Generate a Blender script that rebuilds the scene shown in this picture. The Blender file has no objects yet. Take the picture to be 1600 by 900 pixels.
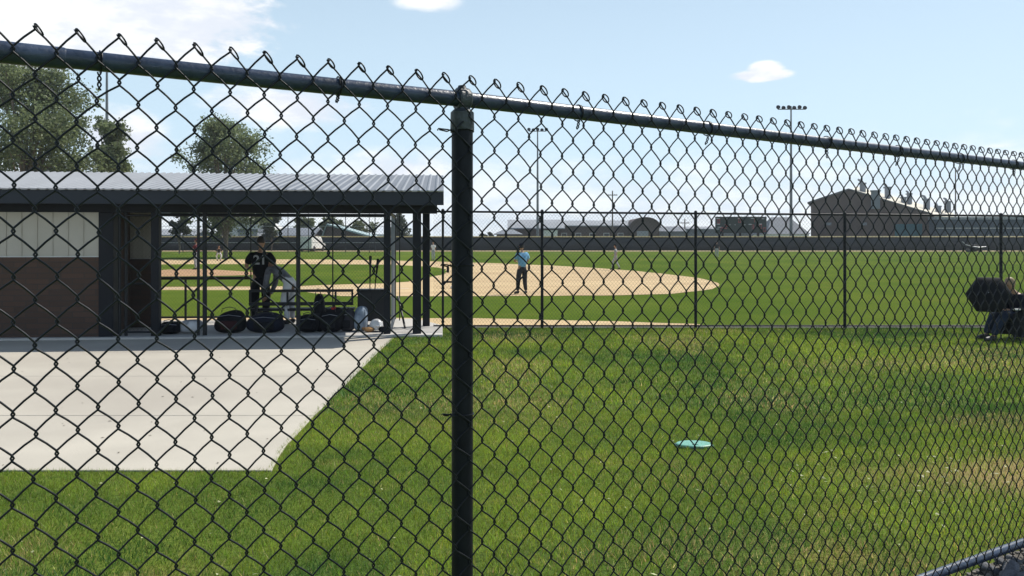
import bpy, bmesh, math, random
import numpy as np
from mathutils import Vector, Matrix, Euler
R = math.radians
random.seed(7); rng = np.random.default_rng(7)
scn = bpy.context.scene
C = scn.collection

# ------------------------------------------------------------------ camera, sky, sun, exposure
EYE = 1.7; FPX = 1250.0; HOR = 383.0
cam_d = bpy.data.cameras.new("camera"); cam = bpy.data.objects.new("camera", cam_d); C.objects.link(cam)
cam.location = (0, 0, EYE); cam.rotation_euler = (R(90), 0, 0)
cam_d.sensor_width = 36; cam_d.lens = FPX/1600*36; cam_d.shift_y = -(450-HOR)/1600
cam_d.clip_start = 0.05; cam_d.clip_end = 6000
scn.camera = cam
SUN_AZ = R(51.6); SUN_EL = R(51)
w = bpy.data.worlds.new("World"); scn.world = w; w.use_nodes = True
nt = w.node_tree; nt.nodes.clear()
def N(t, **k):
    n = nt.nodes.new(t)
    for a, b in k.items(): setattr(n, a, b)
    return n
def M_(op, a, b=None, c=None, clamp=False):
    n = nt.nodes.new('ShaderNodeMath'); n.operation = op; n.use_clamp = clamp
    for i, x in enumerate((a, b, c)):
        if x is None: continue
        if isinstance(x, (int, float)): n.inputs[i].default_value = x
        else: nt.links.new(x, n.inputs[i])
    return n.outputs[0]
out = N('ShaderNodeOutputWorld'); bg = N('ShaderNodeBackground'); bg.inputs[1].default_value = 0.09
sky = N('ShaderNodeTexSky', sky_type='NISHITA'); sky.sun_disc = False
sky.sun_elevation = SUN_EL; sky.sun_rotation = SUN_AZ; sky.altitude = 1400; sky.air_density = 1.0; sky.dust_density = 1.6; sky.ozone_density = 1.6
tc = N('ShaderNodeTexCoord'); sx = N('ShaderNodeSeparateXYZ'); nt.links.new(tc.outputs['Generated'], sx.inputs[0])
az = M_('ARCTAN2', sx.outputs[0], sx.outputs[1]); el = M_('ARCSINE', sx.outputs[2])
def noise(sa, se, detail=6, rough=.55, off=0.0):
    c = N('ShaderNodeCombineXYZ'); nt.links.new(M_('MULTIPLY', az, sa), c.inputs[0]); nt.links.new(M_('MULTIPLY', el, se), c.inputs[1]); c.inputs[2].default_value = off
    n = N('ShaderNodeTexNoise'); n.inputs['Scale'].default_value = 1; n.inputs['Detail'].default_value = detail; n.inputs['Roughness'].default_value = rough
    nt.links.new(c.outputs[0], n.inputs['Vector']); return n.outputs['Fac']
n1 = noise(9, 22, 8, .6, 1.3); n2 = noise(30, 60, 6, .6, 4.0)
nn = M_('ADD', M_('MULTIPLY', M_('SUBTRACT', n1, .5), 1.6), M_('MULTIPLY', M_('SUBTRACT', n2, .5), .8))
def sstep(x, lo, hi):
    m = N('ShaderNodeMapRange', interpolation_type='SMOOTHSTEP'); nt.links.new(x, m.inputs[0]); m.inputs[1].default_value = lo; m.inputs[2].default_value = hi
    return m.outputs[0]
def blob(px, py, rx, ry, k=.9, soft=.45):
    u = (px-800)/FPX; v = (HOR-py)/FPX
    a0 = math.atan(u); e0 = math.atan(v*math.cos(a0)); ra = rx/FPX*math.cos(a0)**2; re = ry/FPX*math.cos(a0)
    d = M_('SQRT', M_('ADD', M_('POWER', M_('ABSOLUTE', M_('DIVIDE', M_('SUBTRACT', az, a0), ra)), 2), M_('POWER', M_('ABSOLUTE', M_('DIVIDE', M_('SUBTRACT', el, e0), re)), 2)))
    return sstep(M_('ADD', M_('SUBTRACT', 1.0, d), M_('MULTIPLY', nn, k)), 0, soft)
blobs = [blob(110, 0, 400, 105, .55, .22), blob(-30, 70, 200, 50, .7, .3), blob(1190, 118, 58, 12, .5, .35), blob(1196, 108, 34, 14, .5, .35), blob(668, 2, 62, 18, .5, .6),
         blob(450, 168, 150, 40, .7, .6), blob(190, 215, 95, 55, .7, .6), blob(620, 270, 160, 50, .8, .9), blob(1560, 228, 60, 9, .5, 1.6)]
mask = blobs[0]
for b in blobs[1:]: mask = M_('MAXIMUM', mask, b)
bank = sstep(M_('ADD', M_('DIVIDE', M_('SUBTRACT', .135, el), .05), M_('MULTIPLY', nn, 1.6)), 0, 1.9)
bank = M_('MULTIPLY', bank, .72)
mask = M_('MAXIMUM', mask, bank)
up = sstep(el, -.02, .01); mask = M_('MULTIPLY', mask, up)
veil = M_('MULTIPLY', sstep(el, .85, 0.02), .80)
ccol = N('ShaderNodeMixRGB'); nt.links.new(sstep(n1, .38, .60), ccol.inputs[0])
ccol.inputs[1].default_value = (7.8, 8.3, 9.2, 1); ccol.inputs[2].default_value = (10.2, 10.3, 10.4, 1)
mv = N('ShaderNodeMixRGB'); nt.links.new(veil, mv.inputs[0]); nt.links.new(sky.outputs[0], mv.inputs[1]); mv.inputs[2].default_value = (7.0, 9.0, 10.3, 1)
mx = N('ShaderNodeMixRGB'); nt.links.new(mask, mx.inputs[0]); nt.links.new(mv.outputs[0], mx.inputs[1]); nt.links.new(ccol.outputs[0], mx.inputs[2])
nt.links.new(mx.outputs[0], bg.inputs[0]); nt.links.new(bg.outputs[0], out.inputs[0])
sd = bpy.data.lights.new("sun", 'SUN'); sd.energy = 4.3; sd.angle = R(.53); sd.color = (1, .95, .86)
sun = bpy.data.objects.new("sun", sd); C.objects.link(sun)
tosun = Vector((math.sin(SUN_AZ)*math.cos(SUN_EL), math.cos(SUN_AZ)*math.cos(SUN_EL), math.sin(SUN_EL)))
sun.rotation_euler = tosun.to_track_quat('Z', 'Y').to_euler(); sun.location = (20, 20, 40)
scn.view_settings.view_transform = 'Standard'; scn.view_settings.look = 'None'; scn.view_settings.exposure = 0.28; scn.view_settings.gamma = 1
scn.view_settings.use_curve_mapping = False
scn.cycles.max_bounces = 6; scn.cycles.diffuse_bounces = 3; scn.cycles.transparent_max_bounces = 8; scn.cycles.caustics_reflective = False

# ------------------------------------------------------------------ helpers
def P(px, py, Y): return Vector(((px-800)/FPX*Y, Y, EYE+(HOR-py)/FPX*Y))
def PX(px, Y): return (px-800)/FPX*Y
def zfield(y): return min(max(y-45, 0), 67)*.0138

def mat(name, col, rough=.7, var=.12, scale=6, bump=0, bscale=None, metal=0, col2=None, fac2=(.45, .6), spec=.5, trans=0, aniso=None):
    m = bpy.data.materials.new(name); m.use_nodes = True; t = m.node_tree; b = t.nodes['Principled BSDF']
    b.inputs['Roughness'].default_value = rough; b.inputs['Metallic'].default_value = metal; b.inputs['Specular IOR Level'].default_value = spec
    g = t.nodes.new('ShaderNodeNewGeometry'); src = t.nodes.new('ShaderNodeTexCoord').outputs['Object']
    if aniso:
        mp = t.nodes.new('ShaderNodeMapping'); mp.inputs['Scale'].default_value = aniso; t.links.new(src, mp.inputs[0]); src = mp.outputs[0]
    n = t.nodes.new('ShaderNodeTexNoise'); n.inputs['Scale'].default_value = scale; n.inputs['Detail'].default_value = 6; n.inputs['Roughness'].default_value = .6
    t.links.new(src, n.inputs['Vector'])
    r = t.nodes.new('ShaderNodeMapRange'); t.links.new(n.outputs['Fac'], r.inputs[0]); r.inputs[1].default_value = .3; r.inputs[2].default_value = .7
    x = t.nodes.new('ShaderNodeMixRGB'); t.links.new(r.outputs[0], x.inputs[0])
    x.inputs[1].default_value = (*[c*(1-var) for c in col], 1); x.inputs[2].default_value = (*[min(1, c*(1+var)) for c in col], 1)
    last = x.outputs[0]
    if col2:
        n2 = t.nodes.new('ShaderNodeTexNoise'); n2.inputs['Scale'].default_value = scale*.23; n2.inputs['Detail'].default_value = 5; t.links.new(src, n2.inputs['Vector'])
        r2 = t.nodes.new('ShaderNodeMapRange'); r2.inputs[1].default_value, r2.inputs[2].default_value = fac2; t.links.new(n2.outputs['Fac'], r2.inputs[0])
        y = t.nodes.new('ShaderNodeMixRGB'); t.links.new(r2.outputs[0], y.inputs[0]); t.links.new(last, y.inputs[1]); y.inputs[2].default_value = (*col2, 1); last = y.outputs[0]
    t.links.new(last, b.inputs['Base Color'])
    if bump:
        bn = t.nodes.new('ShaderNodeTexNoise'); bn.inputs['Scale'].default_value = bscale or scale*4; bn.inputs['Detail'].default_value = 4; t.links.new(src, bn.inputs['Vector'])
        bb = t.nodes.new('ShaderNodeBump'); bb.inputs['Strength'].default_value = bump; bb.inputs['Distance'].default_value = .01
        t.links.new(bn.outputs['Fac'], bb.inputs['Height']); t.links.new(bb.outputs[0], b.inputs['Normal'])
    if trans:
        tr = t.nodes.new('ShaderNodeBsdfTranslucent'); t.links.new(last, tr.inputs[0]); ms = t.nodes.new('ShaderNodeMixShader'); ms.inputs[0].default_value = trans
        t.links.new(b.outputs[0], ms.inputs[1]); t.links.new(tr.outputs[0], ms.inputs[2]); t.links.new(ms.outputs[0], t.nodes['Material Output'].inputs[0])
    return m

class MB:
    def __init__(s): s.v = []; s.f = []
    def add(s, vs, fs):
        o = len(s.v); s.v += [tuple(x) for x in vs]; s.f += [tuple(i+o for i in q) for q in fs]; return s
    def box(s, c, d, rz=0, M=None):
        hx, hy, hz = d[0]/2, d[1]/2, d[2]/2
        vs = [Vector((x, y, z)) for x in (-hx, hx) for y in (-hy, hy) for z in (-hz, hz)]
        if M is None: M = Matrix.Rotation(rz, 4, 'Z')
        vs = [M @ q + Vector(c) for q in vs]
        return s.add(vs, [(0, 1, 3, 2), (4, 6, 7, 5), (0, 4, 5, 1), (2, 3, 7, 6), (0, 2, 6, 4), (1, 5, 7, 3)])
    def bb(s, a, b): return s.box([(a[i]+b[i])/2 for i in range(3)], [abs(b[i]-a[i]) for i in range(3)])
    def tube(s, pts, r, n=8, cap=True, flat=1.0):
        pts = [Vector(p) for p in pts]; rr = r if isinstance(r, (list, tuple)) else [r]*len(pts)
        vs = []; prev = None
        for i, p in enumerate(pts):
            t = (pts[min(i+1, len(pts)-1)]-pts[max(i-1, 0)]).normalized()
            if prev is None:
                a = Vector((0, 0, 1)) if abs(t.z) < .9 else Vector((1, 0, 0)); nx = a.cross(t).normalized()
            else: nx = (prev-t*prev.dot(t)).normalized()
            prev = nx; ny = t.cross(nx)
            for k in range(n):
                an = 2*math.pi*k/n; vs.append(p+nx*math.cos(an)*rr[i]+ny*math.sin(an)*rr[i]*flat)
        fs = [(i*n+k, i*n+(k+1) % n, (i+1)*n+(k+1) % n, (i+1)*n+k) for i in range(len(pts)-1) for k in range(n)]
        if cap: fs += [tuple(range(n-1, -1, -1)), tuple((len(pts)-1)*n+k for k in range(n))]
        return s.add(vs, fs)
    def ell(s, c, rad, rot=None, n=14, m=9, zmin=-1.0, jit=0):
        M = rot.to_matrix() if rot else Matrix.Identity(3); vs = []; a0 = math.asin(max(-1, zmin))
        for j in range(m+1):
            a = a0+(math.pi/2-a0)*j/m
            for k in range(n):
                b = 2*math.pi*k/n; q = 1+jit*(random.random()-.5)
                vs.append(M @ Vector((math.cos(a)*math.cos(b)*rad[0]*q, math.cos(a)*math.sin(b)*rad[1]*q, math.sin(a)*rad[2]*q))+Vector(c))
        fs = [(j*n+k, j*n+(k+1) % n, (j+1)*n+(k+1) % n, (j+1)*n+k) for j in range(m) for k in range(n)]
        fs.append(tuple(range(n-1, -1, -1)))
        return s.add(vs, fs)
    def prism(s, poly, a, b, axis='y'):
        """poly: 2D points; extruded from a to b along axis ('y': poly is x,z; 'z': poly is x,y; 'x': poly is y,z)"""
        n = len(poly)
        mk = {'y': lambda p, t: (p[0], t, p[1]), 'z': lambda p, t: (p[0], p[1], t), 'x': lambda p, t: (t, p[0], p[1])}[axis]
        vs = [mk(p, a) for p in poly]+[mk(p, b) for p in poly]
        return s.add(vs, [tuple(range(n)), tuple(range(2*n-1, n-1, -1))]+[(i, i+n, (i+1) % n+n, (i+1) % n) for i in range(n)])
    def build(s, name, m, parent=None, bevel=0, sharp=35, fix=True):
        me = bpy.data.meshes.new(name); me.from_pydata(s.v, [], s.f)
        if fix:
            bm = bmesh.new(); bm.from_mesh(me); bmesh.ops.recalc_face_normals(bm, faces=bm.faces); bm.to_mesh(me); bm.free()
        return link(name, me, m, parent, bevel, sharp)
def link(name, me, m, parent=None, bevel=0, sharp=35):
    for p in me.polygons: p.use_smooth = True
    try: me.set_sharp_from_angle(angle=R(sharp))
    except Exception: pass
    me.materials.append(m)
    o = bpy.data.objects.new(name, me); C.objects.link(o)
    if parent: o.parent = parent
    if bevel:
        bv = o.modifiers.new('bevel', 'BEVEL'); bv.width = bevel; bv.segments = 2; bv.limit_method = 'ANGLE'
    return o
def npmesh(name, V, F, m, parent=None, smooth=True):
    """V (n,3), F (k,3 or 4) numpy"""
    me = bpy.data.meshes.new(name); me.vertices.add(len(V)); me.vertices.foreach_set('co', np.asarray(V, np.float32).ravel())
    k = F.shape[1]; me.loops.add(F.size); me.loops.foreach_set('vertex_index', F.astype(np.int32).ravel())
    me.polygons.add(len(F)); me.polygons.foreach_set('loop_start', np.arange(0, F.size, k, dtype=np.int32))
    me.polygons.foreach_set('use_smooth', np.full(len(F), smooth)); me.update(calc_edges=True); me.materials.append(m)
    o = bpy.data.objects.new(name, me); C.objects.link(o)
    if parent: o.parent = parent
    return o
def tag(o, label=None, cat=None, group=None, kind=None):
    if label: o['label'] = label
    if cat: o['category'] = cat
    if group: o['group'] = group
    if kind: o['kind'] = kind
    return o
def thing(name, label, cat, loc=(0, 0, 0), rz=0, group=None):
    o = bpy.data.objects.new(name, None); C.objects.link(o); o.location = loc; o.rotation_euler = (0, 0, rz); o.empty_display_size = .2
    return tag(o, label, cat, group)
def dup(root, loc, rz=None, label=None):
    def cp(o, par):
        c = o.copy(); C.objects.link(c)
        if par: c.parent = par
        for ch in o.children: cp(ch, c)
        return c
    c = cp(root, None); c.location = loc
    if rz is not None: c.rotation_euler = (0, 0, rz)
    if label: c['label'] = label
    return c
def structure(o): o['kind'] = 'structure'; return o

# ------------------------------------------------------------------ materials
GZ = .27
def grass_mat(name, dark, mid, dry, scale=1.0, spec=.15, worn=None):
    m = bpy.data.materials.new(name); m.use_nodes = True; t = m.node_tree; b = t.nodes['Principled BSDF']; b.inputs['Roughness'].default_value = .95; b.inputs['Specular IOR Level'].default_value = spec
    src = t.nodes.new('ShaderNodeTexCoord').outputs['Object']
    def nz(s, d=5):
        n = t.nodes.new('ShaderNodeTexNoise'); n.inputs['Scale'].default_value = s; n.inputs['Detail'].default_value = d; n.inputs['Roughness'].default_value = .62; t.links.new(src, n.inputs['Vector']); return n.outputs['Fac']
    def rmp(x, a, c):
        r = t.nodes.new('ShaderNodeMapRange'); r.inputs[1].default_value = a; r.inputs[2].default_value = c; t.links.new(x, r.inputs[0]); return r.outputs[0]
    x1 = t.nodes.new('ShaderNodeMixRGB'); t.links.new(rmp(nz(.55*scale), .38, .62), x1.inputs[0]); x1.inputs[1].default_value = (*dark, 1); x1.inputs[2].default_value = (*mid, 1)
    x2 = t.nodes.new('ShaderNodeMixRGB'); t.links.new(rmp(nz(.9*scale, 7), .56, .74), x2.inputs[0]); t.links.new(x1.outputs[0], x2.inputs[1]); x2.inputs[2].default_value = (*dry, 1)
    x3 = t.nodes.new('ShaderNodeMixRGB'); x3.blend_type = 'MULTIPLY'; x3.inputs[0].default_value = 1; t.links.new(x2.outputs[0], x3.inputs[1])
    fine = t.nodes.new('ShaderNodeMapRange'); t.links.new(nz(38, 3), fine.inputs[0]); fine.inputs[1].default_value = .3; fine.inputs[2].default_value = .7; fine.inputs[3].default_value = .6; fine.inputs[4].default_value = 1.4
    t.links.new(fine.outputs[0], x3.inputs[2]); 
    last = x3.outputs[0]
    if worn:   # trodden bare soil by the fence
        mp = t.nodes.new('ShaderNodeMapping'); mp.vector_type = 'TEXTURE'; mp.inputs['Location'].default_value = worn[0]; mp.inputs['Scale'].default_value = (worn[1][0], worn[1][1], 5); t.links.new(src, mp.inputs[0])
        ln = t.nodes.new('ShaderNodeVectorMath'); ln.operation = 'LENGTH'; t.links.new(mp.outputs[0], ln.inputs[0])
        ad = t.nodes.new('ShaderNodeMath'); ad.operation = 'ADD'; t.links.new(ln.outputs['Value'], ad.inputs[0]); t.links.new(nz(2.2), ad.inputs[1])
        x4 = t.nodes.new('ShaderNodeMixRGB'); t.links.new(rmp(ad.outputs[0], 1.7, 1.0), x4.inputs[0]); t.links.new(last, x4.inputs[1]); x4.inputs[2].default_value = (.27, .21, .085, 1); last = x4.outputs[0]
    t.links.new(last, b.inputs['Base Color'])
    bb = t.nodes.new('ShaderNodeBump'); bb.inputs['Strength'].default_value = .7; bb.inputs['Distance'].default_value = .03; t.links.new(nz(30, 4), bb.inputs['Height']); t.links.new(bb.outputs[0], b.inputs['Normal'])
    return m, x2
MAT = {}
MAT['grass'], _ = grass_mat('lawn', (.055, .098, .016), (.12, .165, .022), (.22, .19, .055), worn=((3.5, 5.05, GZ), (1.1, .55)))
MAT['outfield'], _ = grass_mat('outfield', (.075, .125, .020), (.115, .160, .026), (.15, .165, .035), .22, spec=0)
def blade_mat():
    m = bpy.data.materials.new('grass_blades'); m.use_nodes = True; t = m.node_tree; b = t.nodes['Principled BSDF']; b.inputs['Roughness'].default_value = .5; b.inputs['Specular IOR Level'].default_value = .4
    at = t.nodes.new('ShaderNodeVertexColor'); at.layer_name = 'tint'
    tr = t.nodes.new('ShaderNodeBsdfTranslucent'); ms = t.nodes.new('ShaderNodeMixShader'); ms.inputs[0].default_value = .45
    t.links.new(at.outputs[0], b.inputs['Base Color']); t.links.new(at.outputs[0], tr.inputs[0]); t.links.new(b.outputs[0], ms.inputs[1]); t.links.new(tr.outputs[0], ms.inputs[2])
    t.links.new(ms.outputs[0], t.nodes['Material Output'].inputs[0]); return m
MAT['blades'] = blade_mat()
MAT['dirt'] = mat('infield_dirt', (.57, .42, .225), .95, .13, .9, .5, 25, col2=(.48, .34, .18), fac2=(.42, .62), aniso=(.5, 1.6, 1))
MAT['clay'] = mat('mound_clay', (.42, .25, .13), .95, .12, 2, .3, 30)
MAT['track'] = mat('track_dirt', (.40, .29, .18), .95, .15, .6, .3, 20)
MAT['chalk'] = mat('chalk', (.8, .8, .78), .9, .1, 5)
MAT['concrete'] = mat('concrete', (.49, .455, .385), .9, .08, 1.2, .3, 60, col2=(.41, .375, .32), fac2=(.47, .64))
MAT['slab'] = mat('slab_concrete', (.50, .48, .45), .9, .08, 2, .25, 60)
MAT['rock'] = mat('rock', (.17, .175, .19), .85, .35, 9, .6, 40)
MAT['gravel'] = mat('gravel_bed', (.10, .09, .075), .95, .5, 30, .8, 60)
MAT['vinyl'] = mat('black_vinyl', (.008, .010, .015), .5, .25, 30, .08, 200, spec=.22)
MAT['vinyl_wire'] = mat('vinyl_wire', (.008, .010, .014), .45, .2, 60, spec=.35)
MAT['railpaint'] = mat('rail_vinyl', (.030, .048, .088), .36, .45, 14, .15, 120, spec=.6)
MAT['dullpaint'] = mat('dull_black', (.008, .010, .013), .55, .25, 8, spec=.4)
MAT['beam'] = mat('dark_beam', (.008, .010, .015), .6, .15, 3, spec=.25)
MAT['roofmetal'] = mat('roof_metal', (.235, .25, .275), .5, .10, 1.5, .03, 20, metal=.3, aniso=(1, .2, 1))
MAT['fascia'] = mat('fascia', (.020, .025, .036), .5, .12, 3, spec=.3)
MAT['alu'] = mat('aluminium', (.5, .51, .53), .4, .1, 5, metal=.8)
MAT['foliage'] = mat('foliage', (.175, .215, .105), .5, .45, .45, trans=.5, spec=.35)
MAT['foliage2'] = mat('foliage_dark', (.060, .075, .042), .6, .3, .5, trans=.2, spec=.3)
MAT['foliage3'] = mat('foliage_bright', (.13, .155, .06), .6, .3, .5, trans=.3, spec=.3)
MAT['bark'] = mat('bark', (.12, .10, .08), .95, .3, 6, .8, 14)
MAT['skin'] = mat('skin', (.42, .24, .16), .55, .08, 20)
MAT['hair'] = mat('hair', (.03, .022, .016), .6, .3, 60)
MAT['blond'] = mat('blond_hair', (.28, .19, .10), .6, .25, 60)
def cloth(n, c, v=.15): return mat(n, c, .85, v, 8, .35, 60, spec=.2)
MAT['navy'] = cloth('navy_cloth', (.010, .013, .024)); MAT['black'] = cloth('black_cloth', (.008, .009, .012)); MAT['blue'] = cloth('light_blue_cloth', (.20, .42, .66))
MAT['white'] = cloth('white_cloth', (.72, .72, .74), .06); MAT['grey'] = cloth('grey_cloth', (.38, .39, .41)); MAT['dgrey'] = cloth('dark_grey_cloth', (.035, .035, .043))
MAT['mgrey'] = cloth('mid_grey_cloth', (.16, .165, .19), .5); MAT['dmaroon'] = cloth('dark_maroon_cloth', (.035, .012, .014)); MAT['maroon'] = cloth('maroon_cloth', (.12, .025, .03)); MAT['jeans'] = cloth('jeans', (.018, .028, .055)); MAT['red'] = cloth('red_cloth', (.55, .03, .03)); MAT['silver'] = cloth('silver_bag', (.22, .27, .34), .35)
MAT['shoe'] = mat('shoe_leather', (.02, .02, .022), .5, .2, 20); MAT['wshoe'] = mat('white_shoe', (.7, .7, .7), .5, .1, 20); MAT['tan'] = cloth('tan_leather', (.35, .2, .09))
def brick_mat(name, a, b_, mortar, sc=1.0):
    m = bpy.data.materials.new(name); m.use_nodes = True; t = m.node_tree; b = t.nodes['Principled BSDF']; b.inputs['Roughness'].default_value = .9
    tcn = t.nodes.new('ShaderNodeTexCoord'); s = t.nodes.new('ShaderNodeSeparateXYZ'); t.links.new(tcn.outputs['Object'], s.inputs[0])
    ad = t.nodes.new('ShaderNodeMath'); t.links.new(s.outputs[0], ad.inputs[0]); t.links.new(s.outputs[1], ad.inputs[1])
    c = t.nodes.new('ShaderNodeCombineXYZ'); t.links.new(ad.outputs[0], c.inputs[0]); t.links.new(s.outputs[2], c.inputs[1])
    br = t.nodes.new('ShaderNodeTexBrick'); t.links.new(c.outputs[0], br.inputs['Vector']); br.inputs['Scale'].default_value = sc
    br.inputs['Brick Width'].default_value = .40; br.inputs['Row Height'].default_value = .10; br.inputs['Mortar Size'].default_value = .008
    br.inputs['Color1'].default_value = (*a, 1); br.inputs['Color2'].default_value = (*b_, 1); br.inputs['Mortar'].default_value = (*mortar, 1)
    t.links.new(br.outputs['Color'], b.inputs['Base Color'])
    bp = t.nodes.new('ShaderNodeBump'); bp.inputs['Strength'].default_value = .6; bp.inputs['Distance'].default_value = .006; bp.invert = True; t.links.new(br.outputs['Fac'], bp.inputs['Height']); t.links.new(bp.outputs[0], b.inputs['Normal'])
    return m
MAT['brick'] = brick_mat('brown_brick', (.088, .052, .038), (.066, .042, .032), (.055, .044, .038))
MAT['cream'] = mat('cream_panel', (.42, .40, .35), .5, .05, 2)

# ------------------------------------------------------------------ near fence line geometry (bends a little at the post)
POST = Vector((-.121, 1.946)); DL = Vector((1, .58)).normalized(); DR = Vector((1, .68)).normalized()
RAILZ = EYE+.355; BOTZ = .365
def fp(s): return POST+(DL if s < 0 else DR)*s
def fn(s):
    d = DL if s < 0 else DR; return Vector((d.y, -d.x))     # towards the camera side
def fence_side(x, y):
    """signed distance past the near fence (positive = field side)"""
    d = DR if x > POST.x else DL
    return (y-POST.y)*d.x-(x-POST.x)*d.y
GZ = .27
def zground(x, y):
    f = fence_side(x, y); k = 1-min(max((f-.15)/3.2, 0), 1); k = k*k*(3-2*k)
    z = zfield(y)+GZ*k
    return z

# ------------------------------------------------------------------ ground sheets
def grid_sheet(name, xs, ys, m, zf, dz=0):
    X, Y = np.meshgrid(xs, ys); Z = np.array([[zf(a, b) for a in xs] for b in ys])+dz
    V = np.stack([X, Y, Z], -1).reshape(-1, 3); nx = len(xs); ny = len(ys)
    i = (np.arange(ny-1)[:, None]*nx+np.arange(nx-1)[None]).ravel(); F = np.stack([i, i+1, i+1+nx, i+nx], 1)
    return structure(npmesh(name, V, F, m))
xs = np.concatenate([[-1500, -600, -250, -120, -60, -30, -18, -12], np.arange(-9, 14, .25), [14, 18, 30, 60, 120, 250, 600, 1500]])
ys = np.concatenate([[-60, -20, -8], np.arange(-4, 12, .25), [12, 14, 16.45]])
grid_sheet('lawn_ground', xs, ys, MAT['grass'], zground)
grid_sheet('field_ground', [-1500, -300, -60, 0, 60, 300, 1500], [16.45, 30, 45, 112, 300, 3500], MAT['outfield'], lambda x, y: zfield(y))
def smooth_poly(pts, it=2):
    for _ in range(it):
        q = []
        for i in range(len(pts)):
            a, b = pts[i], pts[(i+1) % len(pts)]; q += [(a[0]*.75+b[0]*.25, a[1]*.75+b[1]*.25), (a[0]*.25+b[0]*.75, a[1]*.25+b[1]*.75)]
        pts = q
    return pts
def rough_edge(pts, amp, step):
    q = []
    for i in range(len(pts)):
        a = Vector(pts[i]); b = Vector(pts[(i+1) % len(pts)]); n = max(1, int((b-a).length/step))
        for k in range(n):
            p = a.lerp(b, k/n); q.append((p.x+(random.random()-.5)*amp, p.y+(random.random()-.5)*amp))
    return q
def flat_sheet(name, poly, m, dz, zf=lambda x, y: zfield(y)):
    bm = bmesh.new(); vs = [bm.verts.new((x, y, 0)) for x, y in poly]; bm.faces.new(vs)
    for yy in (45, 112):
        bmesh.ops.bisect_plane(bm, geom=bm.verts[:]+bm.edges[:]+bm.faces[:], plane_co=(0, yy, 0), plane_no=(0, 1, 0))
    bmesh.ops.triangulate(bm, faces=bm.faces[:])
    for v in bm.verts: v.co.z = zf(v.co.x, v.co.y)+dz
    bmesh.ops.recalc_face_normals(bm, faces=bm.faces)
    me = bpy.data.meshes.new(name); bm.to_mesh(me); bm.free()
    if len(me.polygons) and me.polygons[0].normal.z < 0: me.flip_normals()
    return structure(link(name, me, m))
dirt = [(-44, 27.0), (-30, 26.6), (-12, 26.6), (5.2, 26.3), (7.5, 30), (9.1, 35), (9.75, 40.0), (9.4, 45), (8.0, 49.5), (6.2, 54), (2.8, 59.2), (-3, 65), (-10, 70), (-18, 73.2), (-26, 73.5), (-36, 71), (-46, 64), (-52, 50), (-50, 32)]
dd = dirt[:3]+[(4.2, 26.4)]+dirt[4:]
flat_sheet('infield_dirt', rough_edge(smooth_poly(dd, 2), .22, .8), MAT['dirt'], .010)
# infield grass with cut-outs round the bases, foul-territory grass left of the skin
ig = [(-29, 32.6), (-9.5, 32.3), (-7.5, 34.4), (-5.0, 35.6), (-4.4, 41), (-3.8, 47.5), (-4.6, 54), (-6.5, 57.5), (-10, 61), (-28, 61.5), (-31, 57), (-31, 37)]
flat_sheet('infield_grass', rough_edge(smooth_poly(ig, 1), .15, .8), MAT['outfield'], .022)
fg = [(-60, 18.6), (-60, 30.0), (-28, 30.1), (-9.5, 29.9), (-7.4, 28.6), (-5.6, 26.4), (-4.5, 18.6)]
flat_sheet('foul_grass', rough_edge(fg, .12, .8), MAT['outfield'], .022)
flat_sheet('foul_line', [(-31, 31.0), (-4, 31.0), (-4, 31.09), (-31, 31.09)], MAT['chalk'], .028)
flat_sheet('warning_strip', rough_edge([(-14, 17.6), (-1.2, 16.62), (1.5, 16.62), (4.2, 16.62), (4.0, 17.2), (1.8, 17.9), (-1, 18.5), (-14, 19.0)], .12, .5), MAT['dirt'], .010)
flat_sheet('warning_track', rough_edge([(-130, 105.5), (130, 106.5), (130, 112.4), (-130, 112.4)], .5, 4), MAT['track'], .02)
flat_sheet('home_circle', [(-31+4*math.cos(a/24*2*math.pi), 31+4*math.sin(a/24*2*math.pi)) for a in range(24)], MAT['clay'], .034)
# mound
bm_ = MB(); MC = (-18.6, 46.0)
for_r = [(3.4, 0), (2.4, .1), (1.2, .23), (.5, .25)]
vs = []; fs = []
for r_, z_ in for_r:
    for k in range(28):
        a = k/28*2*math.pi; y_ = MC[1]+r_*.95*math.sin(a); vs.append((MC[0]+r_*1.25*math.cos(a), y_, zfield(y_)+.03+z_))
for j in range(3):
    for k in range(28): fs.append((j*28+k, j*28+(k+1) % 28, (j+1)*28+(k+1) % 28, (j+1)*28+k))
fs.append(tuple(3*28+k for k in range(28)))
structure(bm_.add(vs, fs).build('pitching_mound', MAT['clay']))
# base bag near the coach, mow strip under the mid fence
b = MB(); b.box((-2.2, 31.3, .06), (.38, .38, .09)); tag(b.build('base_bag', MAT['white'], bevel=.02), 'small white canvas base bag lying on the tan infield dirt', 'base')
s = MB(); s.bb((-1.6, 16.36, -.05), (30, 16.58, .025)); structure(s.build('mow_strip', MAT['slab']))
# concrete pad made of poured bays with open joints
edge = [(5.99, -1.80), (6.6, -1.90), (7.9, -1.96), (10.3, -2.04), (12.6, -2.12), (14.95, -2.16)]
def ex(y): return float(np.interp(y, [e[0] for e in edge], [e[1] for e in edge]))
pad = MB(); rows = [5.99, 7.92, 10.3, 12.62, 14.7]
for r0, r1 in zip(rows[:-1], rows[1:]):
    cols = [-60, -20, -14.2, -9.3, None]
    for c0, c1 in zip(cols[:-1], cols[1:]):
        ya, yb = r0+.009, r1-.009
        if c1 is None:
            ys_ = np.linspace(ya, yb, 6); poly = [(c0+.006, ya)]+[(ex(y), y) for y in ys_]+[(c0+.006, yb)]
        else: poly = [(c0+.006, ya), (c1-.006, ya), (c1-.006, yb), (c0+.006, yb)]
        pad.prism(poly, -.08, .014, 'z')
structure(pad.build('concrete_pad', MAT['concrete'], bevel=.006))
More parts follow.
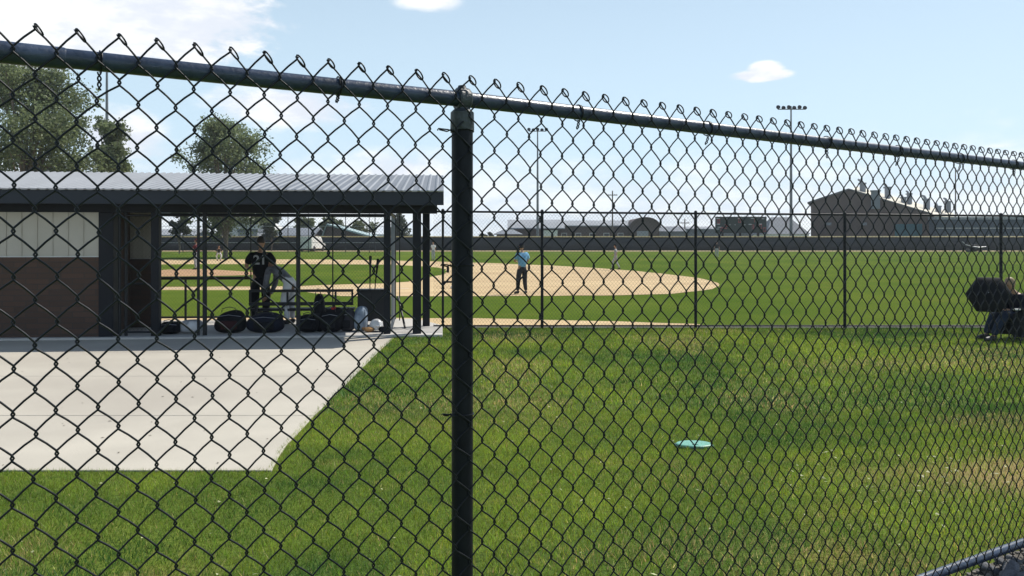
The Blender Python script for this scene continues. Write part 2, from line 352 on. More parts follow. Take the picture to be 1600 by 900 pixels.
structure(MB().bb((-60, 6.0, -.1), (-2.2, 14.7, .004)).build('pad_joint_bed', MAT['gravel']))
def on_pad(x, y): return (y > 6.01) & (x < np.interp(y, [e[0] for e in edge], [e[1] for e in edge])-.03)

# ------------------------------------------------------------------ grass blades
def vnoise(x, y, seed):
    r = np.random.default_rng(seed); G = r.random((64, 64)); xi = np.floor(x).astype(int); yi = np.floor(y).astype(int); fx = x-xi; fy = y-yi
    fx = fx*fx*(3-2*fx); fy = fy*fy*(3-2*fy); g = lambda a, b_: G[a % 64, b_ % 64]
    return (g(xi, yi)*(1-fx)+g(xi+1, yi)*fx)*(1-fy)+(g(xi, yi+1)*(1-fx)+g(xi+1, yi+1)*fx)*fy
def blades(n, ylo, yhi, h, wd):
    y = ylo+(yhi-ylo)*np.sqrt(rng.random(n)*(1-(ylo/yhi)**2)+(ylo/yhi)**2) if ylo > 0 else ylo+(yhi-ylo)*rng.random(n)
    y = np.sqrt(rng.random(n)*(yhi**2-ylo**2)+ylo**2)
    x = (rng.random(n)*2-1)*(y*.68+.6)
    side = np.where(x > POST.x, (y-POST.y)*DR.x-(x-POST.x)*DR.y, (y-POST.y)*DL.x-(x-POST.x)*DL.y)
    ok = (side > .07) & ~on_pad(x, y)
    lx, ly = LOC_inv(x, y); ok &= ~((ly > -.2) & (lx < .45))
    # worn brown ground by the fence on the right
    worn = np.exp(-(((x-3.5)/1.1)**2+((y-5.05)/.55)**2)); ok &= rng.random(n) > worn*.4
    x, y, side = x[ok], y[ok], side[ok]; n = len(x)
    k = 1-np.clip((side-.15)/3.2, 0, 1); z = GZ*k*k*(3-2*k)
    a = rng.random(n)*2*np.pi; hh = h*(.55+.8*rng.random(n)); lean = hh*(.2+.8*rng.random(n)); b_ = rng.random(n)*2*np.pi
    wv = wd*(.6+.8*rng.random(n))
    V = np.empty((n, 3, 3)); V[:, 0] = np.stack([x-np.cos(a)*wv/2, y-np.sin(a)*wv/2, z-.005], 1); V[:, 1] = np.stack([x+np.cos(a)*wv/2, y+np.sin(a)*wv/2, z-.005], 1)
    V[:, 2] = np.stack([x+np.cos(b_)*lean, y+np.sin(b_)*lean, z+hh], 1)
    n1 = vnoise(x*.8+9, y*.8+3, 1); n2 = vnoise(x*2.3, y*2.3, 2); n3 = vnoise(x*.35+5, y*.6, 5)
    n4 = vnoise(x*6, y*6, 8); t = np.clip((.45*n1+.25*n2+.4*n3+.25*n4-.45)*2.3, 0, 1)[:, None]; j = rng.random((n, 1))
    dark = np.array([.060, .150, .024]); mid = np.array([.300, .385, .040]); dry = np.array([.46, .36, .15])
    col = dark*(1-t)+mid*t
    dr = np.clip((vnoise(x*.7+20, y*.7+11, 3)-.62)*2.4, 0, .6)+.8*np.exp(-(((x-3.5)/1.2)**2+((y-5.05)/.6)**2))+.5*np.exp(-(((x-.9)/.8)**2+((y-3.9)/.3)**2))+.35*np.exp(-(((x-.3)/.5)**2+((y-7.6)/.35)**2))+.4*np.exp(-(side/.25)**2)*(x > 1)
    isdry = (rng.random(n) < np.clip(dr, 0, .85)*.75+.035)[:, None]; col = np.where(isdry, dry*(.7+.6*j), col)
    col = col*(.42+1.15*j)*(1+.10*rng.standard_normal((n, 3)))
    return V.reshape(-1, 3), np.repeat(np.clip(col, .01, .9), 3, 0)
DOR = Vector((-1.78, 14.96)); DRZ = R(5)
def LOC_inv(x, y):
    c, s_ = math.cos(DRZ), math.sin(DRZ); dx_, dy_ = x-DOR.x, y-DOR.y
    return dx_*c+dy_*s_, -dx_*s_+dy_*c
def LW(x, y, z=0):
    c, s_ = math.cos(DRZ), math.sin(DRZ); return Vector((DOR.x+x*c-y*s_, DOR.y+x*s_+y*c, z))
def make_blades():
    parts = [blades(330000, .7, 8.2, .031, .0042), blades(230000, 8.2, 16.35, .040, .010)]
    V = np.concatenate([p[0] for p in parts]); col = np.concatenate([p[1] for p in parts])
    F = np.arange(len(V)).reshape(-1, 3); o = npmesh('lawn_grass', V, F, MAT['blades'], smooth=False)
    at = o.data.color_attributes.new('tint', 'FLOAT_COLOR', 'POINT'); at.data.foreach_set('color', np.concatenate([col, np.ones((len(col), 1))], 1).astype(np.float32).ravel())
    tag(o, kind='stuff'); o['label'] = 'short mown green lawn grass between the two fences'
make_blades()
# a few dark scraps and specks on the concrete
m = MB()
for i in range(46):
    y_ = random.uniform(6.1, 13); x_ = random.uniform(-9, ex(y_)-.1); L = random.uniform(.006, .022); r_ = random.uniform(0, 6.28); c, s_ = math.cos(r_), math.sin(r_)
    m.add([(x_+p[0]*c-p[1]*s_, y_+p[0]*s_+p[1]*c, .017+p[2]) for p in ((-L, 0, 0), (0, -L*.5, .004), (L, 0, .001), (0, L*.4, .006))], [(0, 1, 2, 3)])
o = m.build('dirt_specks', mat('dark_scrap', (.10, .085, .06), .9, .4, 5), fix=False); tag(o, kind='stuff'); o['label'] = 'small dark scraps lying on the concrete pad'
# pale leaf litter
def litter():
    n = 200; y = np.sqrt(rng.random(n)*(10**2-2.6**2)+2.6**2); x = (rng.random(n)*2-1)*(y*.66)
    x2 = 3.0+rng.standard_normal(170)*.9; y2 = 4.9+rng.standard_normal(170)*.7; x = np.concatenate([x, x2]); y = np.concatenate([y, y2])
    ok = np.array([fence_side(a, b_) > .1 and not on_pad(np.float64(a), np.float64(b_)) for a, b_ in zip(x, y)]); x, y = x[ok], y[ok]
    m = MB()
    for a, b_ in zip(x, y):
        z = zground(a, b_)+.026; L = random.uniform(.008, .020); r_ = random.uniform(0, 6.28); t = random.uniform(-.3, .3)
        c, s_ = math.cos(r_), math.sin(r_)
        pts = [(-L, 0, 0), (0, -L*.4, t*L), (L, 0, t*L*1.5), (0, L*.45, .3*L)]
        m.add([(a+p[0]*c-p[1]*s_, b_+p[0]*s_+p[1]*c, z+p[2]) for p in pts], [(0, 1, 2, 3)])
    o = m.build('leaf_litter', mat('dry_leaf', (.52, .53, .30), .6, .4, 3, trans=.3), fix=False); tag(o, kind='stuff'); o['label'] = 'pale dry leaf scraps scattered in the lawn'
litter()

# ------------------------------------------------------------------ near chain-link fence
def wire_arrays(paths, r, n):
    """paths (m,k,3) -> tube vertices and quads"""
    m, k, _ = paths.shape; t = np.empty_like(paths); t[:, 1:-1] = paths[:, 2:]-paths[:, :-2]; t[:, 0] = paths[:, 1]-paths[:, 0]; t[:, -1] = paths[:, -1]-paths[:, -2]
    t /= np.linalg.norm(t, axis=2, keepdims=True)+1e-12
    return t
def tubes(paths, r, n, nrm):
    """nrm (m,3): fence normal per path used as the frame's reference"""
    m, k, _ = paths.shape; t = wire_arrays(paths, r, n); ref = np.repeat(nrm[:, None], k, 1)
    a = np.cross(t, ref); a /= np.linalg.norm(a, axis=2, keepdims=True)+1e-9; b_ = np.cross(t, a)
    an = np.arange(n)*2*np.pi/n
    V = paths[:, :, None]+r*(a[:, :, None]*np.cos(an)[:, None]+b_[:, :, None]*np.sin(an)[:, None])
    idx = (np.arange(m)[:, None, None]*k+np.arange(k-1)[None, :, None])*n; q = np.arange(n)[None, None]
    F = np.stack([idx+q, idx+(q+1) % n, idx+n+(q+1) % n, idx+n+q], -1).reshape(-1, 4)
    return V.reshape(-1, 3), F
near = thing('chain_link_fence', 'black vinyl chain-link fence close to the camera, its post and rail crossing the whole view', 'fence', (POST.x, POST.y, 0))
OFF = Vector((POST.x, POST.y, 0))
def near_mesh():
    PL, PR = .0345, .0353; n0, n1_ = -52, 165
    def s_of(n): return .075+n*(PL if n < -2 else PR) if n >= -2 else .075-2*PR+(n+2)*PL
    V1 = .083; top = RAILZ+.050; rows = int((top-.30)/(V1/2))
    zrow = [top, top-.0475]+[top-.09-V1/2*i for i in range(rows)]   # zrow[k]: z of node row k
    zrow = [z for z in zrow if z > .30]; K = len(zrow)
    jr = np.random.default_rng(3); J = jr.standard_normal((n1_-n0+2, K, 2))*.0010
    D = .0275; d = .0018; paths = []; nr = []
    for c in range(n0, n1_):
        pts = []
        # node rows where (c+k) parity decides the left or right column; even columns own row 0
        for k in range(K):
            col = c if ((c+k) % 2 == 0) else c+1
            sgn = -1 if col == c else 1
            s0 = s_of(col)+J[col-n0, k, 0]+sgn*.0018; z0 = zrow[k]+J[col-n0, k, 1]
            dep_in = D+(d if sgn > 0 else -d); dep_out = D-(d if sgn > 0 else -d)
            e = .0058
            for ds, dz, dep in ((-sgn*.0022, e, dep_in), (sgn*.0008, 0, D), (-sgn*.0022, -e, dep_out)):
                if k == 0 and dz > 0: dz = .0; dep = D
                p = fp(s0+ds)+fn(s0)*dep; pts.append((p.x, p.y, z0+dz))
            if k < K-1:
                col2 = c if col == c+1 else c+1; s1 = s_of(col2)+J[col2-n0, k+1, 0]; z1 = zrow[k+1]+J[col2-n0, k+1, 1]
                sm = (s0+s1)/2+(.0011 if sgn < 0 else -.0011); zm = (z0+z1)/2+.0012; p = fp(sm)+fn(sm)*dep_out; pts.append((p.x, p.y, zm))
        paths.append(pts); q = fn(s_of(c)); nr.append((q.x, q.y, 0))
    A = np.array(paths)-np.array(OFF); Vv, F = tubes(A, .0020, 6, np.array(nr))
    # knuckled ends: narrow loops standing across the fence at every even column
    lp = []; ln = []
    for n in range(n0, n1_):
        if n % 2: continue
        s0 = s_of(n)+J[n-n0, 0, 0]; pts = []; tw = random.uniform(.85, 1.15); T = DL if s0 < 0 else DR
        for i in range(15):
            a = 2*math.pi*i/13; q = (1-math.cos(a))*.0125*tw; u = math.sin(a)*.0100
            p = fp(s0-.0005+q*.60+u*.09)+fn(s0)*(D+.001+u); pts.append((p.x, p.y, top+.0025-q*.86+u*.06))
        lp.append(pts); ln.append((T.x*.8, T.y*.8, .6))
    V2, F2 = tubes(np.array(lp)-np.array(OFF), .0018, 6, np.array(ln))
    V = np.concatenate([Vv, V2]); F = np.concatenate([F, F2+len(Vv)])
    npmesh('wire_mesh', V, F, MAT['vinyl_wire'], near)
near_mesh()
def fpt(s, off=0, z=0):
    p = fp(s)+fn(s)*off; return Vector((p.x-POST.x, p.y-POST.y, z))
MB().tube([fpt(0, 0, .1), fpt(0, 0, 1.99)], .026, 28).build('post', MAT['vinyl'], near)
MB().tube([fpt(-1.6, 0, RAILZ), fpt(-.846, 0, RAILZ), fpt(-.842, 0, RAILZ)], [.0208, .0208, .0195], 28).build('rail_sleeve', MAT['railpaint'], near)
MB().tube([fpt(s, 0, RAILZ+.0008*math.sin(s*5)) for s in np.linspace(-.845, 0, 14)], .0187, 28).build('top_rail', MAT['railpaint'], near)
MB().tube([fpt(s, 0, RAILZ+.0008*math.sin(s*3)) for s in np.linspace(0.0, 6.0, 40)], .0187, 28).build('top_rail', MAT['railpaint'], near)
cap = MB(); cap.tube([fpt(0, 0, 1.978), fpt(0, 0, 1.980), fpt(0, 0, 2.022), fpt(0, 0, 2.030)], [.0285, .0292, .0285, .020], 28)
cap.tube([fpt(-.016, 0, RAILZ), fpt(-.013, 0, RAILZ), fpt(.013, 0, RAILZ), fpt(.016, 0, RAILZ)], [.0245, .0275, .0275, .0245], 24)
cap.box(fpt(0, 0, 2.03), (.026, .032, .03), math.atan2(.63, 1))
cap.tube([fpt(-.002, .004, RAILZ+.012), fpt(-.003, .004, RAILZ+.032)], [.016, .009], 12)
cap.build('loop_cap', mat('cast_cap', (.05, .06, .07), .45, .4, 40, .3, 150), near)
MB().tube([fpt(s, 0, BOTZ+min(.06, max(-.05, .042*(2.92-s)))) for s in np.linspace(-1.6, 6, 30)], .0187, 24).build('bottom_rail', MAT['railpaint'], near)
def rail_tie(s, L, bend):
    m = MB(); ring = []
    for i in range(22):
        a = 2*math.pi*i/18; q = fn(s)*math.cos(a)*.0215; ring.append(fpt(s+.0035*i/18, 0, RAILZ+math.sin(a)*.0215)+Vector((q.x, q.y, 0)))
    m.tube(ring, .0017, 6)
    a_, b_ = [], []
    for i in range(12):
        f_ = i/11; a = f_*9; c_ = .003*math.cos(a); e = .003*math.sin(a); z = RAILZ-.021-L*f_
        a_.append(fpt(s+c_+bend*f_*f_, .006+e, z)); b_.append(fpt(s-c_+bend*f_*f_, .006-e, z))
    m.tube(a_, .0017, 6); m.tube(b_, .0017, 6); return m.build('tie_wire', MAT['vinyl_wire'], near)
def s_at(px):
    k = (px-800)/FPX
    for D_ in (DL, DR):
        s = (k*POST.y-POST.x)/(D_.x-k*D_.y)
        if (s < 0) == (D_ is DL): return s
    return 0
for px, L, bd in ((155, .034, 0), (527, .016, -.004), (902, .024, -.006), (1104, .030, -.012), (1290, .034, 0), (1402, .036, -.02), (1498, .034, -.018), (1583, .030, -.008)):
    rail_tie(s_at(px), L, bd)
for z, L in ((1.977, .022), (1.65, .014), (1.289, .012)):
    m = MB(); m.tube([Vector((math.cos(a)*.0278, math.sin(a)*.0278, z+.002*math.sin(a*1.5))) for a in np.linspace(0, 6.6, 24)], .0016, 6)
    m.tube([Vector((-.026, -.010, z)), Vector((-.034, -.014, z+.002)), Vector((-.034-L, -.018, z+.004)), Vector((-.037-L, -.012, z+.001))], .0018, 6)
    m.tube([Vector((-.026, -.010, z+.003)), Vector((-.036, -.010, z-.002)), Vector((-.032-L, -.020, z+.001))], .0018, 6); m.build('tie_wire', MAT['vinyl_wire'], near)

# rocks on the camera side at the right
def rock_mesh(seed, r):
    st = random.Random(seed); bm = bmesh.new(); bmesh.ops.create_icosphere(bm, subdivisions=3, radius=1)
    k = [Vector((st.uniform(-1, 1), st.uniform(-1, 1), st.uniform(-1, 1))).normalized() for _ in range(9)]; dd_ = [st.uniform(.55, .9) for _ in k]
    sc = Vector((st.uniform(.8, 1.3), st.uniform(.7, 1.1), st.uniform(.5, .75)))
    for v in bm.verts:
        for a, b_ in zip(k, dd_):
            q = v.co.dot(a)
            if q > b_: v.co -= a*(q-b_)*.85
        v.co = Vector((v.co.x*sc.x, v.co.y*sc.y, v.co.z*sc.z))*r
    me = bpy.data.meshes.new('rock'); bm.to_mesh(me); bm.free(); return me
rms = [rock_mesh(i, 1) for i in range(6)]
for i, me in enumerate(rms):
    for p in me.polygons: p.use_smooth = True
    me.materials.append(MAT['rock'])
cnt = 0
for i in range(120):
    s = random.uniform(1.7, 4.6); off = random.uniform(-.05, .36); r_ = random.uniform(.022, .052)
    p = fp(s)+fn(s)*off; o = bpy.data.objects.new('rock', rms[i % 6]); C.objects.link(o); o.location = (p.x, p.y, GZ+r_*.35+random.uniform(0, .02)); o.scale = (r_,)*3
    o.rotation_euler = (random.uniform(-.3, .3), random.uniform(-.3, .3), random.uniform(0, 6.28))
    tag(o, 'grey landscaping rock in the gravel bed below the near fence at lower right', 'rock', 'grey rocks along the foot of the near fence')
bed = MB(); q = [fp(s)+fn(s)*o_ for s, o_ in ((.6, -.07), (6, -.07), (6, 1.4), (.6, 1.4))]; bed.prism([(a.x, a.y) for a in q], GZ-.02, GZ+.012, 'z'); structure(bed.build('gravel_bed', MAT['gravel']))

def pebbles():
    ico = [(0, 0, 1), (.89, 0, .45), (.28, .85, .45), (-.72, .53, .45), (-.72, -.53, .45), (.28, -.85, .45), (.72, .53, -.45), (-.28, .85, -.45), (-.89, 0, -.45), (-.28, -.85, -.45), (.72, -.53, -.45), (0, 0, -1)]
    fi = [(0, 1, 2), (0, 2, 3), (0, 3, 4), (0, 4, 5), (0, 5, 1), (1, 6, 2), (2, 7, 3), (3, 8, 4), (4, 9, 5), (5, 10, 1), (2, 6, 7), (3, 7, 8), (4, 8, 9), (5, 9, 10), (1, 10, 6), (6, 11, 7), (7, 11, 8), (8, 11, 9), (9, 11, 10), (10, 11, 6)]
    n = 9000; ss = rng.uniform(.8, 5.5, n); oo = rng.uniform(-.07, .75, n); r = rng.uniform(.004, .014, n); d = np.array([DR.x, DR.y]); nrm = np.array([DR.y, -DR.x])
    c = np.array([POST.x, POST.y])+ss[:, None]*d+oo[:, None]*nrm; B = np.array(ico)
    V = B[None]*r[:, None, None]*(1+.5*(rng.random((n, 12, 3))-.5))*np.array([1, 1, .7]); V[:, :, :2] += c[:, None]; V[:, :, 2] += GZ+.012+r[:, None]*.4
    F = (np.array(fi)[None]+12*np.arange(n)[:, None, None]).reshape(-1, 3)
    o = npmesh('gravel', V.reshape(-1, 3), F, mat('pebble', (.20, .18, .16), .9, .5, 60), smooth=False); tag(o, kind='stuff'); o['label'] = 'small grey gravel between the rocks below the near fence'
pebbles()
# irrigation lid
lid = thing('valve_box_lid', 'faded green oval irrigation box lid sunk in the near lawn', 'box lid', (1.53, 6.72, zground(1.53, 6.72)+.004), R(-4))
lm = mat('green_plastic', (.16, .42, .33), .38, .15, 20, .2, 150, spec=.6)
MB().tube([(0, 0, -.02), (0, 0, .025), (0, 0, .032)], [.155, .155, .145], 32).build('lid', lm, lid)
lid.scale = (.97, .66, .8)
MB().tube([(0, 0, -.03), (0, 0, .014)], .172, 32).build('rim', mat('dark_green_plastic', (.02, .10, .08), .5, .2, 20), lid)
MB().box((.0, -.08, .034), (.05, .018, .006)).build('latch', lm, lid)

# ------------------------------------------------------------------ simple mesh fence builder
def link_panel(name, parent, a, b_, z0, z1, m, r=.0019, pitch=.035, V1=.083, origin=(0, 0, 0)):
    a = np.array(a, float); b_ = np.array(b_, float); L = np.linalg.norm(b_-a); d = (b_-a)/L; n = max(2, int(L/pitch)); K = int((z1-z0)/(V1/2))
    k = np.arange(K+1); P_ = np.empty((n, K+1, 3)); i = np.arange(n)[:, None]
    col = np.where((i+k[None]) % 2 == 0, i, i+1)*pitch; P_[:, :, 0] = a[0]+d[0]*col; P_[:, :, 1] = a[1]+d[1]*col; P_[:, :, 2] = z1-k[None]*(V1/2)
    P_ -= np.array(origin); nr = np.tile(np.array([-d[1], d[0], 0.]), (n, 1)); V, F = tubes(P_, r, 3, nr)
    return npmesh(name, V, F, m, parent)
# mid fence
mid = thing('chain_link_fence', 'tall black chain-link field fence behind the near lawn, right of the dugout', 'fence', (-1.6, 16.3, 0))
FX = 22.0; MY = 16.3
def mtop(x): return 2.385-.0075*(x+1.6)
def ml(x, y, z): return Vector((x+1.6, y-MY, z))
link_panel('wire_mesh', mid, (-1.6, MY-.03), (FX, MY-.03), .04, 2.33, MAT['vinyl_wire'], .0022, origin=(-1.6, MY, 0))
MB().tube([ml(-1.6, MY, mtop(-1.6)), ml(FX, MY, mtop(FX))], .021, 12).build('top_rail', MAT['vinyl'], mid)
MB().tube([ml(-1.6, MY, .055), ml(FX, MY, .055)], .019, 10).build('bottom_rail', MAT['vinyl'], mid)
for px in (692, 847, 1087, 1320, 1564, 1806, 2050, 2295):
    x = PX(px, MY); pr = MB(); pr.tube([ml(x, MY, -.1), ml(x, MY, mtop(x)+.03)], .03 if px > 700 else .024, 12); pr.ell(ml(x, MY, mtop(x)+.03), (.033, .033, .03), n=10, m=5, zmin=-.4); pr.build('post', MAT['vinyl'], mid)
MB().tube([ml(PX(692, MY), MY, .95), ml(PX(712, MY), MY, .95)], .02, 8).build('gate_latch', MAT['dullpaint'], mid)
MB().box(ml(PX(700, MY), MY-.03, 1.2), (.05, .05, .12)).build('lock_box', MAT['dullpaint'], mid, bevel=.005)

# ------------------------------------------------------------------ dugout
dug = thing('dugout', 'open baseball dugout with corrugated metal roof, brown brick wall and cream panels', 'dugout', (DOR.x, DOR.y, 0), DRZ)
def dxl(px, ly):   # local x on the line local y = ly that shows at pixel column px
    k = (px-800)/FPX; c, s_ = math.cos(DRZ), math.sin(DRZ)
    return (k*(DOR.y+ly*c)-DOR.x+ly*s_)/(c-k*s_)
XL = -13.0; XR = .5
ZF, ZB, YF, YB = 2.67, 3.29, -.60, 3.30
def roofz(y): return ZF+(ZB-ZF)*(y-YF)/(YB-YF)
# corrugated roof
rf = []; x = XL; prof = [(0, 0), (.022, .022), (.05, .022), (.072, 0)]; xsr = []
while x < XR-.16:
    for a, h in prof: xsr.append((x+a, h))
    x += .155
xsr.append((XR, 0)); vs = []; n = len(xsr)
for yy in (YF-.04, YB+.04):
    for dz_ in (0, -.012):
        vs += [(a, yy, roofz(yy)+h+dz_) for a, h in xsr]
fs = [(i, i+1, 2*n+i+1, 2*n+i) for i in range(n-1)]+[(n+i, 3*n+i, 3*n+i+1, n+i+1) for i in range(n-1)]+[(i, n+i, n+i+1, i+1) for i in range(n-1)]+[(2*n+i, 2*n+i+1, 3*n+i+1, 3*n+i) for i in range(n-1)]
MB().add(vs, fs).build('roof', MAT['roofmetal'], dug, sharp=20)
f_ = MB(); f_.bb((XL, YF, ZF-.25), (XR, YF+.03, ZF-.014)); f_.build('front_fascia', MAT['fascia'], dug)
f_ = MB(); f_.bb((XL, YB-.03, ZB-.22), (XR, YB, ZB-.014)); f_.build('rear_fascia', MAT['fascia'], dug)
f_ = MB(); f_.prism([(YF+.031, ZF-.25), (YB-.031, ZB-.20), (YB-.031, ZB-.016), (YF+.031, ZF-.012)], XR-.03, XR, 'x'); f_.build('rake_board', MAT['fascia'], dug)
f_ = MB(); f_.prism([(YF+.031, ZF-.25), (YF+.031, ZF-.20), (YB-.031, ZB-.15), (YB-.031, ZB-.20)], XL, XR-.031, 'x'); f_.build('soffit', MAT['beam'], dug)
f_ = MB(); f_.bb((XL, -.07, 2.29), (XR-.12, .07, 2.46)); f_.build('front_beam', MAT['beam'], dug)
f_ = MB(); f_.bb((XL, 2.86, 2.62), (XR-.12, 2.98, 2.98)); f_.build('rear_beam', MAT['beam'], dug)
# gutter line bright strip
MB().tube([(XL, YF-.035, ZF+.002), (XR, YF-.035, ZF+.002)], .010, 6).build('drip_edge', MAT['alu'], dug)
# floor slab
f_ = MB(); f_.prism([(XL, -.22), (.48, -.22), (.48, 1.5), (-.1, 3.05), (XL, 3.05)], -.1, .05, 'z'); f_.build('floor_slab', MAT['slab'], dug, bevel=.01)
# front wall: cream ribbed panel above brick
xw = dxl(156, -.02)
f_ = MB(); f_.bb((XL, -.06, .05), (xw, .10, 1.485)); f_.build('brick_wall', MAT['brick'], dug)
f_ = MB(); xx = xw
f_.bb((XL, -.045, 1.50), (xw, .10, 2.29))
while xx > XL: 
    f_.bb((xx-.012, -.060, 1.50), (xx, -.0451, 2.285)); xx -= .265
f_.build('metal_panel', MAT['cream'], dug)
MB().bb((XL, -.075, 1.485), (xw, .0, 1.50)).build('sill_flashing', MAT['alu'], dug)
c0 = xw+.003; c1 = dxl(180, 0); MB().bb((c0, -.09, .05), (c1, .15, 2.29)).build('wall_column', MAT['beam'], dug, bevel=.008)
# recessed store wall seen through the gate
yr = 1.55; a0 = c0-.2; a1 = dxl(241, yr)
MB().bb((a0, yr, .05), (a1, yr+.14, 1.42)).build('brick_wall', MAT['brick'], dug)
f_ = MB(); f_.bb((a0, yr+.01, 1.435), (a1, yr+.13, 2.75)); xx = a1
while xx > a0: f_.bb((xx-.012, yr-.004, 1.435), (xx, yr+.0099, 2.74)); xx -= .2
f_.build('metal_panel', MAT['cream'], dug)
MB().bb((a0, yr-.02, 1.42), (a1, yr+.05, 1.435)).build('sill_flashing', MAT['alu'], dug)
MB().bb((c0-.2, .152, .05), (c0-.06, yr-.001, 2.75)).build('side_wall', MAT['brick'], dug)
# posts
def dpost(px, ly, w_, z1=2.29, name='post', z0=.05, m='beam'):
    x = dxl(px, ly); MB().bb((x-w_/2, ly-w_/2, z0), (x+w_/2, ly+w_/2, z1)).build(name, MAT[m], dug, bevel=.005); return x
x242 = dpost(244, 0, .14); dpost(651.5, 0, .155); dpost(666, 1.38, .145, 2.75)
x605 = dpost(605, 0, .12); dpost(242, 2.9, .10, 2.62)
def pole(px, ly, r_=.03, z0=.05, z1=2.3):
    x = dxl(px, ly); MB().tube([(x, ly, z0), (x, ly, z1)], r_, 12).build('pole', MAT['dullpaint'], dug); return x
p187 = pole(187, 0, .028); p196 = pole(197, .02, .028); p310 = pole(310, 0, .026); p320 = pole(320, .02, .040); p467 = pole(466, 0, .040)
# gate leaf frames (front), rear fence rails, side panel
g = MB(); g.tube([(p310, 0, 2.24), (x605, 0, 2.24)], .021, 8); g.tube([(x242, 0, 2.24), (p310, 0, 2.24)], .018, 8); g.tube([(p196, 0, 2.24), (x242, 0, 2.24)], .018, 8); g.build('front_top_rail', MAT['dullpaint'], dug)
g = MB(); yb = 2.9; xb0 = dxl(246, yb); xb1 = dxl(617, yb)
g.tube([(xb0, yb, 2.37), (xb1, yb, 2.37)], .024, 8); g.build('rear_top_rail', MAT['dullpaint'], dug)
MB().tube([(xb0, yb, .13), (xb1, yb, .13)], .022, 8).build('rear_bottom_rail', MAT['dullpaint'], dug)
MB().tube([(xb0, yb-.03, .98), (dxl(392, yb), yb-.03, .98)], .034, 8).build('rear_mid_rail', MAT['dullpaint'], dug)
for px in (290, 392, 520, 617):
    x = dxl(px, yb); MB().tube([(x, yb, .05), (x, yb, 2.37 if px > 300 else .98)], .026 if px in (290, 617) else .014, 8).build('rear_post', MAT['dullpaint'], dug)
def dpanel(x0, y0, x1, y1, z0, z1, nm, r=.0018, p=.035): return link_panel(nm, dug, (x0, y0), (x1, y1), z0, z1, MAT['vinyl_wire'], r, p)
dpanel(xb0, yb, xb1, yb, .10, 2.37, 'rear_wire_mesh', .0025)
dpanel(p196, 0, x242, 0, .10, 2.24, 'gate_wire_mesh', .0018)
g = MB(); g.tube([(p196+.02, 0, .12), (x242-.08, 0, .12)], .018, 8); g.tube([(p196+.02, 0, 1.0), (x242-.08, 0, 1.0)], .016, 8); g.build('gate_rail', MAT['dullpaint'], dug)
MSL = mat('silver_wire', (.33, .35, .38), .35, .2, 30, metal=.7)
link_panel('side_wire_mesh', dug, (x605+.07, .06), (xb1, yb), .10, 2.3, MSL, .0019)
g = MB(); g.tube([(x605+.07, .06, .10), (xb1, yb, .10)], .02, 8); g.tube([(x605+.07, .06, 2.3), (xb1, yb, 2.3)], .02, 8); g.tube([(xb1+.12, yb-.3, 2.5), (xb1+.12, yb-.3, .05)], .012, 8); g.build('side_rails', MAT['dullpaint'], dug)
g = MB(); g.tube([(dxl(622, 1.8), 1.8, .62), (dxl(633, .9), .9, .06)], .022, 8); g.build('brace', MAT['dullpaint'], dug)
# far net posts belonging to a tall fence beyond
# bench
bx0 = dxl(389, 1.7); bx1 = dxl(552, 1.7); BL = LW(bx0, 1.7); bl = bx1-bx0
bench = thing('team_bench', 'black metal team bench with framed backrest inside the dugout', 'bench', LW((bx0+bx1)/2, 1.7, .05), DRZ)
def hb(a): return a-bl/2
m = MB(); m.bb((-bl/2, -.02, .685), (bl/2, .02, .74)); m.bb((-bl/2, -.025, .41), (bl/2, .025, .48))
for q in (0, bl-.04, bl-.38, bl/2-.3): m.bb((hb(q), -.018, .482), (hb(q)+.04, .018, .683))
m.build('backrest', MAT['dullpaint'], bench, bevel=.004)
m = MB()
for k in range(3): m.bb((-bl/2, .09+k*.12, .29), (bl/2, .19+k*.12, .34))
m.build('seat', MAT['dullpaint'], bench, bevel=.004)
for q in (.12, bl-.42):
    m = MB(); m.bb((hb(q), -.02, 0), (hb(q)+.05, .03, .43)); m.bb((hb(q), .40, 0), (hb(q)+.05, .45, .308)); m.bb((hb(q), .031, .26), (hb(q)+.05, .399, .305)); m.build('leg', MAT['dullpaint'], bench, bevel=.004)
# bat cabinet
bx = dxl(581, 1.5); cab = thing('bat_cabinet', 'black upright equipment cabinet beside the right end of the dugout bench', 'cabinet', LW(bx, 1.6, .05), DRZ)
m = MB(); m.bb((-.28, -.2, .10), (.28, .2, .72)); m.build('cabinet_body', MAT['dullpaint'], cab, bevel=.01)
m = MB(); m.bb((-.285, -.215, .723), (.285, .215, .745)); m.build('cabinet_top', MAT['dullpaint'], cab, bevel=.004)
m = MB(); m.bb((-.26, -.212, .13), (-.01, -.2011, .69)); m.bb((.01, -.212, .13), (.26, -.2011, .69)); m.build('door_panels', MAT['dullpaint'], cab, bevel=.003)
for sx_ in (-1, 1): MB().bb((sx_*.25-.02, -.18, 0), (sx_*.25+.02, .18, .10)).build('foot', MAT['dullpaint'], cab)
def bat(px, ly, zt, lean, m, label):
    o = thing('baseball_bat', label, 'bat', LW(dxl(px, ly), ly, .8), DRZ)
    MB().tube([(0, 0, 0), (lean*.1, 0, .12), (lean*.6, 0, zt*.6), (lean, 0, zt-.02), (lean, 0, zt)], [.011, .011, .020, .031, .022], 10).build('barrel', MAT[m], o)
    MB().tube([(0, 0, -.012), (0, 0, .004)], .018, 10).build('knob', MAT['shoe'], o); return o
bat(578, 1.6, .68, .01, 'dgrey', 'thin dark bat standing on the cabinet, the left of the pair')
bat(586, 1.6, .62, .06, 'black', 'black bat leaning right on the cabinet, the right of the pair')
